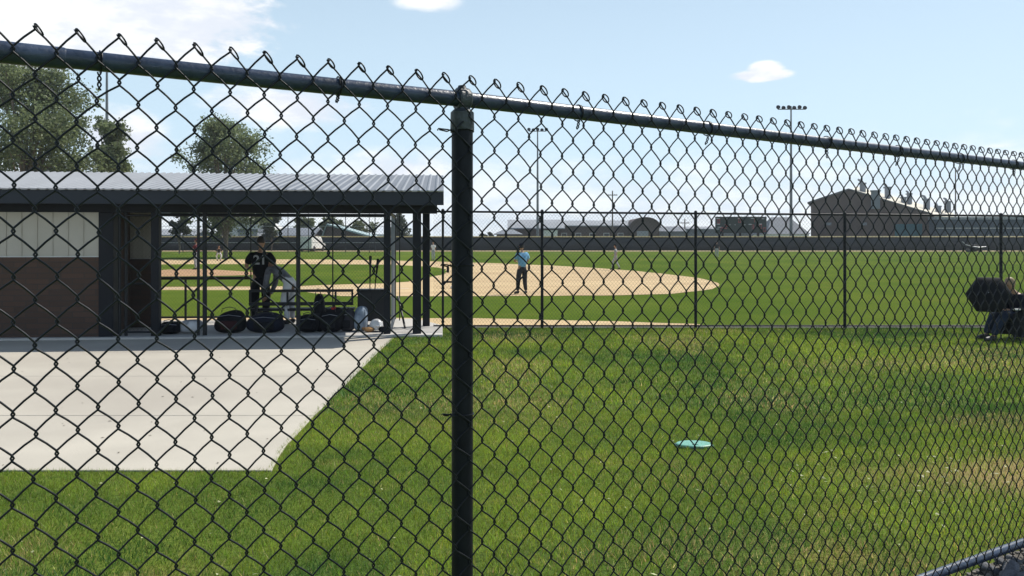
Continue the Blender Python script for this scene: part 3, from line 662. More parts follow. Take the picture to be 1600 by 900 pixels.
# bags and gear on the slab edge
def bag(px0, px1, ly, h, m, name, label, cat, strap=True, tall=False, pocket='black', seed=0):
    x0, x1 = dxl(px0, ly), dxl(px1, ly); wd = x1-x0
    o = thing(name, label, cat, LW((x0+x1)/2, ly, .05), DRZ+random.uniform(-.15, .15))
    bm = bmesh.new(); bmesh.ops.create_cube(bm, size=1); bmesh.ops.subdivide_edges(bm, edges=bm.edges[:], cuts=5, use_grid_fill=True); st = random.Random(seed+int(px0))
    ks = [(Vector((st.uniform(-1, 1), st.uniform(-1, 1), st.uniform(0, 1))), st.uniform(-.26, .20)) for _ in range(14)]
    for v in bm.verts:
        p = v.co*2; q = (abs(p.x)**3.2+abs(p.y)**3.2+abs(p.z)**3.2)**(1/3.2); c = p/max(q, .001)*max(abs(p.x), abs(p.y), abs(p.z))
        for a, b_ in ks: c *= 1+b_*math.exp(-((c-a).length**2)*3.5)
        z = (c.z+1)/2; sag = 1-.22*z*z if not tall else 1-.12*z
        v.co = Vector((c.x*wd/2*sag, c.y*.19*sag, max(0, z)*h))
    me = bpy.data.meshes.new('bag_body'); bm.to_mesh(me); bm.free(); bo = link('bag_body', me, MAT[m], o); ss = bo.modifiers.new('s', 'SUBSURF'); ss.levels = ss.render_levels = 1
    if strap:
        s_ = MB()
        s_.tube([(-wd*.22, -.12, h*.90), (-wd*.2, -.12, h*1.06), (0, -.12, h*1.13), (wd*.18, -.12, h*1.07), (wd*.22, -.12, h*.90)], .014, 8, flat=.5); s_.build('strap', MAT['shoe'], o)
        s_ = MB(); s_.box((0, -.17, h*.36), (wd*.5, .07, h*.38)); s_.build('pocket', MAT[pocket], o, bevel=.025)
        s_ = MB(); s_.tube([(-wd*.36, -.15, h*.72), (0, -.192, h*.8), (wd*.36, -.15, h*.72)], .004, 6); s_.build('zip', MAT['alu'], o)
    return o
bag(249, 284, .35, .24, 'black', 'duffel_bag', 'low black duffel slumped on the slab at the far left of the gear row', 'bag', seed=1)
bag(334, 386, .40, .44, 'black', 'equipment_bag', 'round black bag with dark red trim left of the standing coach', 'bag', pocket='dmaroon', seed=2)
bag(384, 446, .42, .38, 'navy', 'equipment_bag', 'wide black bag on the slab in front of the standing coach', 'bag', seed=3)
bag(466, 500, .40, .34, 'black', 'equipment_bag', 'small dark bag left of the tall backpack', 'bag', seed=4)
bag(490, 509, .46, .74, 'black', 'backpack', 'tall upright black bat backpack in front of the bench', 'backpack', tall=True, seed=5)
bag(500, 536, .34, .44, 'black', 'equipment_bag', 'bulky black bag at the foot of the tall backpack, with a red glove on top', 'bag', seed=15)
bag(530, 556, .50, .42, 'dgrey', 'backpack', 'dark grey backpack between the tall backpack and the silver sack', 'backpack', tall=True, pocket='black', seed=6)
bag(552, 575, .55, .46, 'silver', 'laundry_sack', 'crumpled silver-blue sack beside the white helmet', 'sack', strap=False, tall=True, seed=7)
jk = bag(281, 318, .45, .26, 'grey', 'folded_jacket', 'crumpled blue and white jacket dropped on the slab by the gate poles', 'jacket', strap=False, seed=9)
m = MB(); m.ell((.05, -.13, .13), (.13, .08, .10), n=12, m=7, jit=.2); m.build('sleeve', MAT['white'], jk)
rb = thing('red_glove', 'red batting glove tucked on top of the gear in front of the bench', 'glove', LW(dxl(521, .3), .3, .46), DRZ)
m = MB(); m.ell((0, 0, 0), (.05, .04, .045), n=12, m=7, jit=.1)
for k in range(4): m.tube([(-.03+k*.02, 0, .02), (-.035+k*.024, -.02, .075)], [.011, .008], 8)
m.tube([(.04, 0, 0), (.08, -.02, .02)], [.012, .009], 8); m.build('glove', MAT['red'], rb)
m = MB(); m.tube([(0, 0, -.03), (.02, -.02, -.085)], [.035, .04], 12); m.build('cuff', MAT['wshoe'], rb)
hel = thing('batting_helmet', 'glossy white batting helmet on the slab at the right of the gear row', 'helmet', LW(dxl(588, .45), .45, .05), DRZ+.4)
gw = mat('gloss_white', (.75, .75, .75), .2, .05, 5, spec=.6)
m = MB(); m.ell((0, 0, .10), (.13, .15, .14), n=20, m=10, zmin=-.45); m.build('shell', gw, hel)
m = MB(); m.prism([(-.09, -.12), (-.06, -.20), (0, -.225), (.06, -.20), (.09, -.12)], .11, .122, 'z'); m.build('visor', gw, hel, bevel=.003)
m = MB(); m.ell((.128, 0, .07), (.01, .035, .05), n=10, m=6); m.build('ear_guard', MAT['black'], hel)
for i, (px, ly, an, mt) in enumerate(((577, .30, .4, 'tan'), (599, .32, -.5, 'black'))):
    sh = thing('baseball_glove', ['tan leather fielding glove lying left of the white helmet', 'black fielding glove lying right of the white helmet'][i], 'glove', LW(dxl(px, ly), ly, .05), DRZ+an)
    m = MB(); m.ell((0, 0, .05), (.10, .09, .05), n=14, m=7)
    for k in range(4): m.tube([(-.07+k*.04, .05, .05), (-.085+k*.05, .13, .06), (-.08+k*.048, .17, .05)], [.024, .024, .016], 8)
    m.tube([(.08, .0, .05), (.13, .06, .06), (.12, .11, .06)], [.026, .024, .016], 8); m.build('leather', MAT[mt], sh)
    m = MB(); m.tube([(.08, .09, .06), (.02, .13, .07)], .006, 6); m.build('lacing', MAT['hair'], sh)

# ------------------------------------------------------------------ people
def skin_mesh(nodes, edges, root, sub=1, infl=0):
    bm = bmesh.new(); L = bm.verts.layers.skin.verify(); vv = {}
    used = {a for e in edges for a in e}
    for k in used:
        v = bm.verts.new(nodes[k][0]); r_ = nodes[k][1]; r_ = r_ if isinstance(r_, tuple) else (r_, r_); v[L].radius = (r_[0]+infl, r_[1]+infl); v[L].use_root = (k == root); vv[k] = v
    for a, b_ in edges: bm.edges.new((vv[a], vv[b_]))
    me = bpy.data.meshes.new('tmp'); bm.to_mesh(me); bm.free(); o = bpy.data.objects.new('tmp', me); C.objects.link(o)
    sk = o.modifiers.new('skin', 'SKIN'); sk.use_smooth_shade = True; sk.branch_smoothing = .3
    ss = o.modifiers.new('sub', 'SUBSURF'); ss.levels = ss.render_levels = sub
    dg = bpy.context.evaluated_depsgraph_get(); ev = o.evaluated_get(dg); r2 = bpy.data.meshes.new_from_object(ev)
    vs_ = [v.co.copy() for v in r2.vertices]; fs_ = [tuple(p.vertices) for p in r2.polygons]
    bpy.data.objects.remove(o); bpy.data.meshes.remove(me); bpy.data.meshes.remove(r2); return vs_, fs_
def person(label, loc, rz, pose=None, h=1.75, shirt='navy', pants='dgrey', shoes='shoe', cap_='black', sleeves=True, hair='hair', head_rot=(0, 0, 0), number=None, build=1.0, extra=None, sitting=False, group=None):
    root = thing('person', label, 'person', loc, rz, group); k = h/1.75
    J = {'pel': ((0, 0, .95), (.145, .105)), 'spi': ((0, 0, 1.12), (.135, .10)), 'che': ((0, 0, 1.32), (.16, .11)), 'nek': ((0, 0, 1.48), .06), 'hb': ((0, .01, 1.56), .055)}
    for s_, q in ((-1, 'L'), (1, 'R')):
        J['hip'+q] = ((s_*.10, 0, .90), .092); J['kne'+q] = ((s_*.11, .02, .50), .062); J['cal'+q] = ((s_*.11, 0, .34), .055); J['ank'+q] = ((s_*.11, -.02, .10), .04)
        J['toe'+q] = ((s_*.13, .13, .035), .035)
        J['sho'+q] = ((s_*.175, 0, 1.41), .062); J['elb'+q] = ((s_*.25, -.02, 1.14), .045); J['wri'+q] = ((s_*.26, .06, .90), .03); J['han'+q] = ((s_*.26, .09, .82), (.036, .018))
    if pose:
        for a, c in pose.items(): J[a] = (c, J[a][1])
    J = {a: (Vector(c[0])*k, tuple(x*k*(build if a in ('pel', 'spi', 'che') or a[:3] == 'hip' else 1) * (build**.8 if a[:3] in ('kne', 'cal') else 1) for x in c[1]) if isinstance(c[1], tuple) else c[1]*k*(build**.9 if a[:3] in ('hip', 'kne', 'cal', 'sho', 'elb') else 1)) for a, c in J.items()}
    E = [('pel', 'spi'), ('spi', 'che'), ('che', 'nek'), ('nek', 'hb')]
    for q in 'LR': E += [('pel', 'hip'+q), ('hip'+q, 'kne'+q), ('kne'+q, 'cal'+q), ('cal'+q, 'ank'+q), ('ank'+q, 'toe'+q), ('che', 'sho'+q), ('sho'+q, 'elb'+q), ('elb'+q, 'wri'+q), ('wri'+q, 'han'+q)]
    JB = {a: (c[0], tuple(x*.80 for x in c[1]) if a in ('pel', 'spi', 'che') else (c[1]*.85 if a[:3] in ('hip', 'sho') else c[1])) for a, c in J.items()}
    V, F = skin_mesh(JB, E, 'pel', 1, -.012*k); mb = MB(); mb.add(V, F)
    # head
    k_ = 1.0; rot = Euler([R(a) for a in head_rot]).to_quaternion(); up = rot @ Vector((0, 0, 1)); fw = rot @ Vector((0, 1, 0)); rt = rot @ Vector((1, 0, 0))
    hc = J['hb'][0]+up*.105*k+fw*.012*k
    mb.ell(hc, (.076*k, .092*k, .118*k), rot, 16, 12); mb.ell(hc+fw*.02*k-up*.07*k, (.052*k, .062*k, .05*k), rot, 12, 8)
    mb.ell(hc+fw*.095*k-up*.018*k, (.012*k, .02*k, .022*k), rot, 8, 6)
    mb.ell(hc+fw*.083*k-up*.062*k, (.024*k, .008*k, .007*k), rot, 8, 6)
    for s_ in (-1, 1): mb.ell(hc+rt*s_*.078*k-up*.012*k, (.008*k, .02*k, .032*k), rot, 8, 6)
    # fingers
    for q, s_ in (('L', -1), ('R', 1)):
        w_, hd = J['wri'+q][0], J['han'+q][0]; d = (hd-w_).normalized(); sd_ = d.cross(Vector((0, 0, 1)));
        if sd_.length < .3: sd_ = Vector((0, 1, 0))
        sd_.normalize(); nn_ = d.cross(sd_)
        for i, L_ in enumerate((.065, .075, .07, .055)):
            b0 = hd+sd_*(i-1.5)*.018*k; mb.tube([b0-d*.02*k, b0+d*L_*.55*k, b0+d*L_*k*.95+nn_*.02*k*s_], [.0095*k, .009*k, .007*k], 6)
        b0 = hd-d*.035*k+sd_*.03*k; mb.tube([b0-sd_*.015*k, b0+sd_*.02*k+d*.02*k, b0+sd_*.028*k+d*.05*k], [.011*k, .010*k, .008*k], 6)
    mb.build('body', MAT['skin'], root, fix=False, sharp=60)
    # eyes
    e_ = MB()
    for s_ in (-1, 1): e_.ell(hc+fw*.086*k+rt*s_*.03*k+up*.012*k, (.011*k, .006*k, .006*k), rot, 8, 6)
    e_.build('eyes', MAT['black'], root, fix=False)
    # clothing
    se = [('pel', 'spi'), ('spi', 'che')]+[x for q in 'LR' for x in (('che', 'sho'+q), ('sho'+q, 'elb'+q))]
    if sleeves == 'long': se += [('elb'+q, 'wri'+q) for q in 'LR']
    J2 = dict(J)
    if sleeves is True:
        for q in 'LR': J2['elb'+q] = (J['sho'+q][0].lerp(J['elb'+q][0], .82), .058*k)
    J2['nek2'] = (J['che'][0].lerp(J['nek'][0], .72), .075*k); se.append(('che', 'nek2'))
    if number or shirt == 'blue': se += [('pel', 'hipL'), ('pel', 'hipR')]; J2['pel'] = (J['pel'][0], tuple(x*1.08 for x in J['pel'][1]))
    V, F = skin_mesh(J2, se, 'spi', 1, .018*k if number or shirt == 'blue' else .012*k); MB().add(V, F).build('shirt', MAT[shirt], root, fix=False, sharp=60)
    J3 = dict(J); J3['wst'] = (J['pel'][0].lerp(J['spi'][0], .75), tuple(x*.98 for x in J['spi'][1])); pe = [('wst', 'pel')]+[x for q in 'LR' for x in (('pel', 'hip'+q), ('hip'+q, 'kne'+q), ('kne'+q, 'cal'+q), ('cal'+q, 'ank'+q))]
    for q in 'LR': J3['ank'+q] = (J['ank'+q][0], .052*k)
    V, F = skin_mesh(J3, pe, 'pel', 1, .010*k); MB().add(V, F).build('trousers', MAT[pants], root, fix=False, sharp=60)
    for q in 'LR':
        a, t = J['ank'+q][0], J['toe'+q][0]; d = (t-a); 
        m = MB(); m.tube([a-d*.35+Vector((0, 0, -.03*k)), a-d*.1+Vector((0, 0, -.045*k)), a.lerp(t, .5)+Vector((0, 0, -.012*k)), t, t+d*.15], [.03*k, .046*k, .048*k, .044*k, .02*k], 12); m.build('shoe', MAT[shoes], root)
    if cap_:
        m = MB(); m.ell(hc+up*.022*k, (.086*k, .102*k, .108*k), rot, 18, 9, zmin=.02); c = hc+up*.028*k+fw*.12*k
        m.box(c, (.13*k, .10*k, .010*k), M=(rot.to_matrix().to_4x4())); m.build('cap', MAT[cap_], root, bevel=.004*k)
        if hair: m = MB(); m.ell(hc-fw*.014*k-up*.01*k, (.082*k, .088*k, .10*k), rot, 16, 9, zmin=-.55); m.build('hair', MAT[hair], root)
    else:
        m = MB(); m.ell(hc+up*.018*k-fw*.014*k, (.085*k, .092*k, .112*k), rot, 18, 10, zmin=-.35); m.build('hair', MAT[hair], root)
    if number:
        cu = bpy.data.curves.new('number', 'FONT'); cu.body = number; cu.size = .26*k; cu.extrude = .004; cu.align_x = 'CENTER'; cu.offset = .006
        o = bpy.data.objects.new('tmp', cu); C.objects.link(o); dg = bpy.context.evaluated_depsgraph_get(); me = bpy.data.meshes.new_from_object(o.evaluated_get(dg)); bpy.data.objects.remove(o)
        c = J['che'][0]
        for v in me.vertices:
            x, y = v.co.x, v.co.y; bulge = math.sqrt(max(0, 1-(x/(.19*k*build))**2)); v.co = Vector((x, -(.122*k*build)*bulge-.014-v.co.z, c.z-.10*k+y)) 
        no = link('jersey_number', me, MAT['grey'], root)
    return root
# the coach in the dugout, back to camera
co = person('standing coach in black jersey with white number, back turned, inside the dugout', LW(dxl(407, 2.1), 2.1, .05), DRZ+R(8), h=1.80, shirt='black', pants='black', cap_=None, build=1.32, number='21',
       pose={'elbL': (-.29, .03, 1.17), 'wriL': (-.20, .22, 1.10), 'hanL': (-.15, .29, 1.11), 'elbR': (.29, .02, 1.17), 'wriR': (.22, .21, 1.06), 'hanR': (.17, .28, 1.06)}, head_rot=(-6, 0, -20))
# player bending forward to the left over the bench
person('player in white trousers bending forward beside the standing coach', LW(dxl(452, 1.95), 1.95, .05), DRZ+R(72), h=1.72, shirt='mgrey', pants='white', sleeves='long', cap_='black', shoes='shoe', build=1.1,
       pose={'pel': (0, -.02, .90), 'hipL': (-.1, -.03, .87), 'hipR': (.1, -.03, .87), 'spi': (0, .15, 1.02), 'che': (0, .34, 1.18), 'nek': (0, .48, 1.28), 'hb': (0, .54, 1.32),
             'shoL': (-.17, .38, 1.20), 'shoR': (.17, .38, 1.20), 'elbL': (-.2, .44, .84), 'wriL': (-.14, .50, .62), 'hanL': (-.12, .52, .54), 'elbR': (.2, .44, .84), 'wriR': (.14, .52, .62), 'hanR': (.12, .55, .54),
             'kneL': (-.12, .07, .48), 'kneR': (.12, .03, .48)}, head_rot=(-55, 0, 0))
# base coach / umpire in light blue shirt
UY = 27.6; person('man in light blue shirt and dark trousers standing at the edge of the infield dirt', (PX(816, UY), UY, .02), R(28), h=1.72, shirt='blue', pants='dgrey', cap_='navy', build=1.3, head_rot=(-10, 0, 12),
       pose={'elbL': (-.28, .05, 1.15), 'wriL': (-.10, .20, 1.12), 'hanL': (-.03, .24, 1.13), 'elbR': (.28, .05, 1.15), 'wriR': (.12, .20, 1.10), 'hanR': (.05, .24, 1.10), 'kneL': (-.15, .02, .5), 'ankL': (-.19, -.02, .1), 'toeL': (-.22, .13, .035), 'calL': (-.17, 0, .34), 'ankR': (.14, -.02, .1), 'toeR': (.17, .13, .035)})
walk = {'kneL': (-.09, .20, .52), 'calL': (-.09, .19, .36), 'ankL': (-.09, .22, .10), 'toeL': (-.09, .37, .05), 'kneR': (.09, -.06, .50), 'calR': (.09, -.14, .36), 'ankR': (.09, -.26, .14), 'toeR': (.09, -.12, .05), 'elbL': (-.23, -.14, 1.16), 'wriL': (-.24, -.08, .93), 'hanL': (-.24, -.05, .85), 'elbR': (.23, .08, 1.16), 'wriR': (.22, .24, 1.02), 'hanR': (.2, .30, 1.0)}
Y = 51.5; person('fielder in grey uniform striding across the middle of the infield dirt', (PX(962, Y), Y, zfield(Y)+.015), R(70), h=1.62, shirt='grey', pants='grey', cap_='black', pose=walk)
Y = 70; person('distant fielder in pale uniform standing right of the dugout roof post', (PX(677, Y), Y, zfield(Y)+.015), R(150), h=1.65, shirt='white', pants='grey', cap_='black')
Y = 46.2; person('pitcher in maroon jersey and grey trousers standing on the clay mound', (PX(307, Y), Y, zfield(Y)+.26), R(80), h=1.75, shirt='maroon', pants='grey', cap_='maroon', pose={'elbL': (-.25, .12, 1.22), 'wriL': (-.08, .25, 1.22), 'hanL': (-.03, .28, 1.24), 'elbR': (.25, .12, 1.22), 'wriR': (.08, .25, 1.22), 'hanR': (.03, .28, 1.24)})
Y = 69; person('infielder crouching on the far base path beyond the mound', (PX(342, Y), Y, zfield(Y)+.015), R(200), h=1.7, shirt='dgrey', pants='white', cap_='black',
       pose={'pel': (0, -.12, .72), 'hipL': (-.1, -.12, .70), 'hipR': (.1, -.12, .70), 'spi': (0, 0, .86), 'che': (0, .14, 1.0), 'nek': (0, .24, 1.12), 'hb': (0, .29, 1.18), 'shoL': (-.17, .18, 1.05), 'shoR': (.17, .18, 1.05), 'elbL': (-.24, .22, .80), 'wriL': (-.18, .30, .60), 'hanL': (-.16, .33, .54), 'elbR': (.24, .22, .80), 'wriR': (.18, .30, .60), 'hanR': (.16, .33, .54), 'kneL': (-.2, .14, .44), 'kneR': (.2, .14, .44), 'calL': (-.19, .06, .3), 'calR': (.19, .06, .3)})
Y = 78; person('distant outfielder in dark jersey standing below the scoreboard', (PX(1120, Y), Y, zfield(Y)+.01), R(160), h=1.6, shirt='dgrey', pants='grey', cap_='grey')
# seated spectator, folding chair, umbrella
SY = 14.35; SX = PX(1604, SY); sz = 0.0
sit = {'pel': (0, .08, .40), 'spi': (0, .13, .57), 'che': (0, .20, .75), 'nek': (0, .25, .89), 'hb': (0, .30, .94), 'hipL': (-.1, .10, .38), 'hipR': (.1, .10, .38), 'kneL': (-.15, .56, .50), 'kneR': (.13, .54, .48), 'calL': (-.15, .68, .33), 'calR': (.13, .63, .32), 'ankL': (-.15, .80, .10), 'ankR': (.13, .72, .10), 'toeL': (-.17, .96, .04), 'toeR': (.13, .88, .04),
       'shoL': (-.18, .18, .82), 'shoR': (.18, .18, .82), 'elbL': (-.22, .22, .56), 'wriL': (-.12, .46, .57), 'hanL': (-.08, .54, .57), 'elbR': (.23, .24, .58), 'wriR': (.12, .46, .60), 'hanR': (.07, .54, .59)}
person('seated spectator with blond hair and jeans leaning forward in a folding chair at right', (SX, SY, sz), R(98), pose=sit, h=1.7, shirt='navy', pants='jeans', cap_=None, hair='blond', sleeves='long', head_rot=(-22, 0, 10), build=1.3)
ch = thing('folding_chair', 'black folding camp chair with pale arm tips under the seated spectator', 'chair', (SX, SY, sz), R(98))
m = MB(); m.add([(-.28, -.16, .34), (.28, -.16, .34), (.28, .32, .37), (-.28, .32, .37), (-.28, -.16, .325), (.28, -.16, .325), (.28, .32, .355), (-.28, .32, .355)], [(0, 1, 2, 3), (7, 6, 5, 4), (0, 4, 5, 1), (1, 5, 6, 2), (2, 6, 7, 3), (3, 7, 4, 0)]); m.build('seat', MAT['black'], ch)
for sx_ in (-1, 1): MB().prism([(-.34, .05), (.50, .09), (.56, .30), (.50, .50), (-.38, .72)], sx_*.285-.006, sx_*.285+.006, 'x').build('side_pouch', MAT['black'], ch, bevel=.004)
m = MB(); vs = []
for i in range(9):
    for j in range(6):
        x_ = -.30+.6*i/8; t = j/5; vs.append((x_, -.18-.20*t-.05*math.cos(x_*5), .34+.52*t))
fs = [(i*6+j, (i+1)*6+j, (i+1)*6+j+1, i*6+j+1) for i in range(8) for j in range(5)]; m.add(vs, fs); o = m.build('backrest', MAT['black'], ch, fix=False); so = o.modifiers.new('t', 'SOLIDIFY'); so.thickness = .008
m = MB(); 
for sx_ in (-1, 1):
    m.tube([(sx_*.31, -.40, .90), (sx_*.31, -.16, .32), (sx_*.31, .05, .02)], .011, 8); m.tube([(sx_*.31, .33, .56), (sx_*.31, .33, .36), (sx_*.31, -.1, .02)], .011, 8); m.tube([(sx_*.31, .33, .36), (sx_*.31, -.16, .32)], .010, 8); m.tube([(sx_*.31, .33, .38), (sx_*.31, .36, .02)], .011, 8)
m.tube([(-.31, .33, .36), (.31, .33, .36)], .010, 8); m.tube([(-.31, .36, .03), (.31, .05, .03)], .009, 8); m.build('frame', MAT['dullpaint'], ch)
for sx_ in (-1, 1):
    m = MB(); m.box((sx_*.31, .12, .575), (.055, .56, .022)); m.build('armrest', MAT['black'], ch, bevel=.008)
    m = MB(); m.box((sx_*.31, .455, .575), (.06, .11, .026)); m.build('arm_tip', MAT['wshoe'], ch, bevel=.008)
UMB = P(1545, 461, 14.1); um = thing('umbrella', 'open black six-sided umbrella tilted beside the seated spectator', 'umbrella', UMB)
ax = Vector((-.50, -.80, .34)).normalized(); um.rotation_euler = ax.to_track_quat('Z', 'Y').to_euler()
m = MB(); vs = []; rr = .365
for j in range(1, 8):
    for k in range(24):
        a = k/24*2*math.pi; f_ = j/7; sag = 1-.13*abs(math.sin(a*3))**.8*f_; vs.append((math.cos(a)*rr*math.sin(f_*1.15)/math.sin(1.15)*sag, math.sin(a)*rr*math.sin(f_*1.15)/math.sin(1.15)*sag, .14*math.cos(f_*1.35)))
vs.append((0, 0, .142)); fs = [(j*24+k, j*24+(k+1) % 24, (j+1)*24+(k+1) % 24, (j+1)*24+k) for j in range(6) for k in range(24)]+[(len(vs)-1, k, (k+1) % 24) for k in range(24)]
o = m.add(vs, fs).build('canopy', MAT['black'], um); so = o.modifiers.new('t', 'SOLIDIFY'); so.thickness = .003
m = MB(); m.tube([(0, 0, .17), (0, 0, -.48)], .006, 8); m.build('shaft', MAT['alu'], um)
m = MB(); m.tube([(0, 0, -.45), (0, 0, -.56), (.02, 0, -.59), (.045, 0, -.57)], .012, 8); m.build('handle', MAT['shoe'], um)
for k in range(6):
    a = k/6*2*math.pi; m = MB(); m.tube([(math.cos(a)*rr*math.sin(f_*1.15)/math.sin(1.15), math.sin(a)*rr*math.sin(f_*1.15)/math.sin(1.15), .14*math.cos(f_*1.35)-.008) for f_ in (0, .3, .6, 1)], .0025, 5); m.build('rib', MAT['alu'], um)

# ------------------------------------------------------------------ outfield fence, scoreboard, light poles
OY = 112.0; OZ = zfield(112); of = thing('outfield_fence', 'long dark windscreen fence with yellow cap along the far edge of the outfield', 'fence', (0, OY, OZ))
ws = []; m = MB(); nseg = 110; X0, X1 = -135., 135.; vs = []
for i in range(nseg+1):
    x_ = X0+(X1-X0)*i/nseg
    for z_ in (0.04, .95, 1.88): vs.append((x_, .06*math.sin(i*2.1)*(1 if z_ == .95 else .25), z_))
m.add(vs, [(i*3+j, (i+1)*3+j, (i+1)*3+j+1, i*3+j+1) for i in range(nseg) for j in range(2)])
o = m.build('windscreen', mat('windscreen', (.014, .022, .028), .75, .3, .25, .2, 3), of); so = o.modifiers.new('t', 'SOLIDIFY'); so.thickness = .01
MB().tube([(X0, 0, 1.95), (X1, 0, 1.95)], .075, 8).build('top_cap', mat('yellow_cap', (.55, .47, .22), .6, .1, .3), of)
pm = MB().tube([(0, .12, 0), (0, .12, 1.9)], .04, 6).build('post', MAT['dullpaint'], of); pm.location = (X0, 0, 0)
for i in range(1, 89):
    q = pm.copy(); C.objects.link(q); q.parent = of; q.location = (X0+i*3.05, 0, 0)
# scoreboard
SB = 114.0; sl = PX(1118, SB); sr = PX(1197.5, SB); zt = P(0, 339.5, SB).z; zb = P(0, 363, SB).z; sw = sr-sl; sh_ = zt-zb; zc = (zt+zb)/2
sb = thing('scoreboard', 'dark green baseball scoreboard with red digits on steel posts beyond the outfield fence', 'scoreboard', ((sl+sr)/2, SB, OZ))
zt -= OZ; zb -= OZ; zc -= OZ
m = MB(); m.bb((-sw/2, -.1, zb), (sw/2, .25, zt)); m.build('board', mat('board_green', (.006, .020, .018), .45, .1, .5), sb, bevel=.03)
m = MB(); m.bb((-sw/2-.05, -.14, zt+.002), (sw/2+.05, .28, zt+.08)); m.bb((-sw/2-.05, -.14, zb-.08), (sw/2+.05, .28, zb-.002)); m.build('frame', MAT['dullpaint'], sb)
for px in (1130, 1157.5, 1186): x_ = PX(px, SB)-(sl+sr)/2; MB().bb((x_-.13, .3, 0), (x_+.13, .6, zt-.2)).build('post', MAT['dullpaint'], sb)
dr_ = mat('dim_red', (.38, .05, .06), .5, .1, 3); wh_ = mat('dim_white', (.42, .46, .48), .5, .1, 3)
def sx2(u): return -sw/2+sw*u
def sz2(v): return zt-sh_*v
segs = {'8': 'abcdefg', '0': 'abcdef', '3': 'abcdg', '1': 'bc', '5': 'acdfg', '2': 'abged', '7': 'abc', '4': 'fgbc'}
def digit(u, v, ch_, hgt=.62, mt=dr_):
    w_ = hgt*.55; t = .07; cx, cz = sx2(u), sz2(v); m = MB()
    for s_ in segs[ch_]:
        {'a': lambda: m.bb((cx-w_/2, -.12, cz+hgt/2-t), (cx+w_/2, -.102, cz+hgt/2)), 'd': lambda: m.bb((cx-w_/2, -.12, cz-hgt/2), (cx+w_/2, -.102, cz-hgt/2+t)), 'g': lambda: m.bb((cx-w_/2, -.12, cz-t/2), (cx+w_/2, -.102, cz+t/2)),
         'f': lambda: m.bb((cx-w_/2, -.125, cz+t/2), (cx-w_/2+t, -.1025, cz+hgt/2-t)), 'b': lambda: m.bb((cx+w_/2-t, -.125, cz+t/2), (cx+w_/2, -.1025, cz+hgt/2-t)), 'e': lambda: m.bb((cx-w_/2, -.125, cz-hgt/2+t), (cx-w_/2+t, -.1025, cz-t/2)), 'c': lambda: m.bb((cx+w_/2-t, -.125, cz-hgt/2+t), (cx+w_/2, -.1025, cz-t/2))}[s_]()
    m.build('digit', mt, sb)
for u, v, c_ in ((.06, .27, '0'), (.47, .22, '0'), (.74, .22, '1'), (.12, .80, '0'), (.20, .62, '2'), (.73, .64, '3'), (.88, .62, '0'), (.96, .82, '0')): digit(u, v, c_)
m = MB()
for u, v, L in ((.05, .08, .5), (.21, .12, .3), (.47, .07, .55), (.73, .07, .5), (.93, .10, .35), (.05, .46, .45), (.28, .5, .12), (.38, .5, .12), (.57, .5, .2), (.68, .47, .5), (.88, .45, .4), (.08, .66, .6), (.04, .78, .4)):
    m.bb((sx2(u)-L/2, -.118, sz2(v)-.05), (sx2(u)+L/2, -.102, sz2(v)+.05))
m.build('caption_strips', wh_, sb)
def light_pole(px, py_top, Y, hw, n, label, base_py=370):
    zt_ = P(0, py_top, Y).z; zg = zfield(Y); o = thing('light_pole', label, 'light pole', (PX(px, Y), Y, zg)); H = zt_-zg
    MB().tube([(0, 0, 0), (0, 0, H*.5), (0, 0, H)], [.24, .19, .10], 12).build('pole', mat('galvanised', (.16, .17, .19), .5, .15, 1, metal=.4), o)
    MB().bb((-hw, -.06, H-.5), (hw, .06, H-.38)).build('crossarm', MAT['dullpaint'], o)
    rot = Euler((R(-115), 0, 0)).to_quaternion()
    for i in range(n):
        x_ = -hw+2*hw*i/(n-1); m = MB(); m.ell((x_, -.25, H-.15-.1*(i % 2)), (.30, .30, .34), rot, 12, 7, zmin=-.1); m.bb((x_-.05, -.1, H-.4), (x_+.05, .05, H-.1)); m.build('floodlight', MAT['dullpaint'], o)
    return o
light_pole(1236, 166, 117, 1.95, 6, 'tall stadium light pole with six floodlights right of the scoreboard')
light_pole(840, 201, 138, 1.5, 5, 'tall stadium light pole behind the field seen right of the near fence post')
light_pole(167, 88, 88, 1.4, 4, 'slim tall light pole in front of the big left tree, lamps behind the top rail')
def thin_pole(px, pyt, Y, label, arm=True):
    zg = zfield(Y); H = P(0, pyt, Y).z-zg; o = thing('utility_pole', label, 'pole', (PX(px, Y), Y, zg)); MB().tube([(0, 0, 0), (0, 0, H)], [.16, .11], 8).build('pole', MAT['bark'], o)
    if arm: MB().bb((-.9, -.17, H-.9), (.9, -.03, H-.75)).build('crossarm', MAT['bark'], o); m = MB(); [m.ell((x_, -.1, H-.68), (.06, .06, .1), n=8, m=5) for x_ in (-.8, -.4, .4, .8)]; m.build('insulators', MAT['alu'], o)
thin_pole(957, 298, 150, 'wooden utility pole left of the arched brown building'); thin_pole(1070, 342, 160, 'short distant utility pole right of the arched brown building'); thin_pole(1493, 262, 165, 'slender distant pole rising above the low blue-grey building', False)

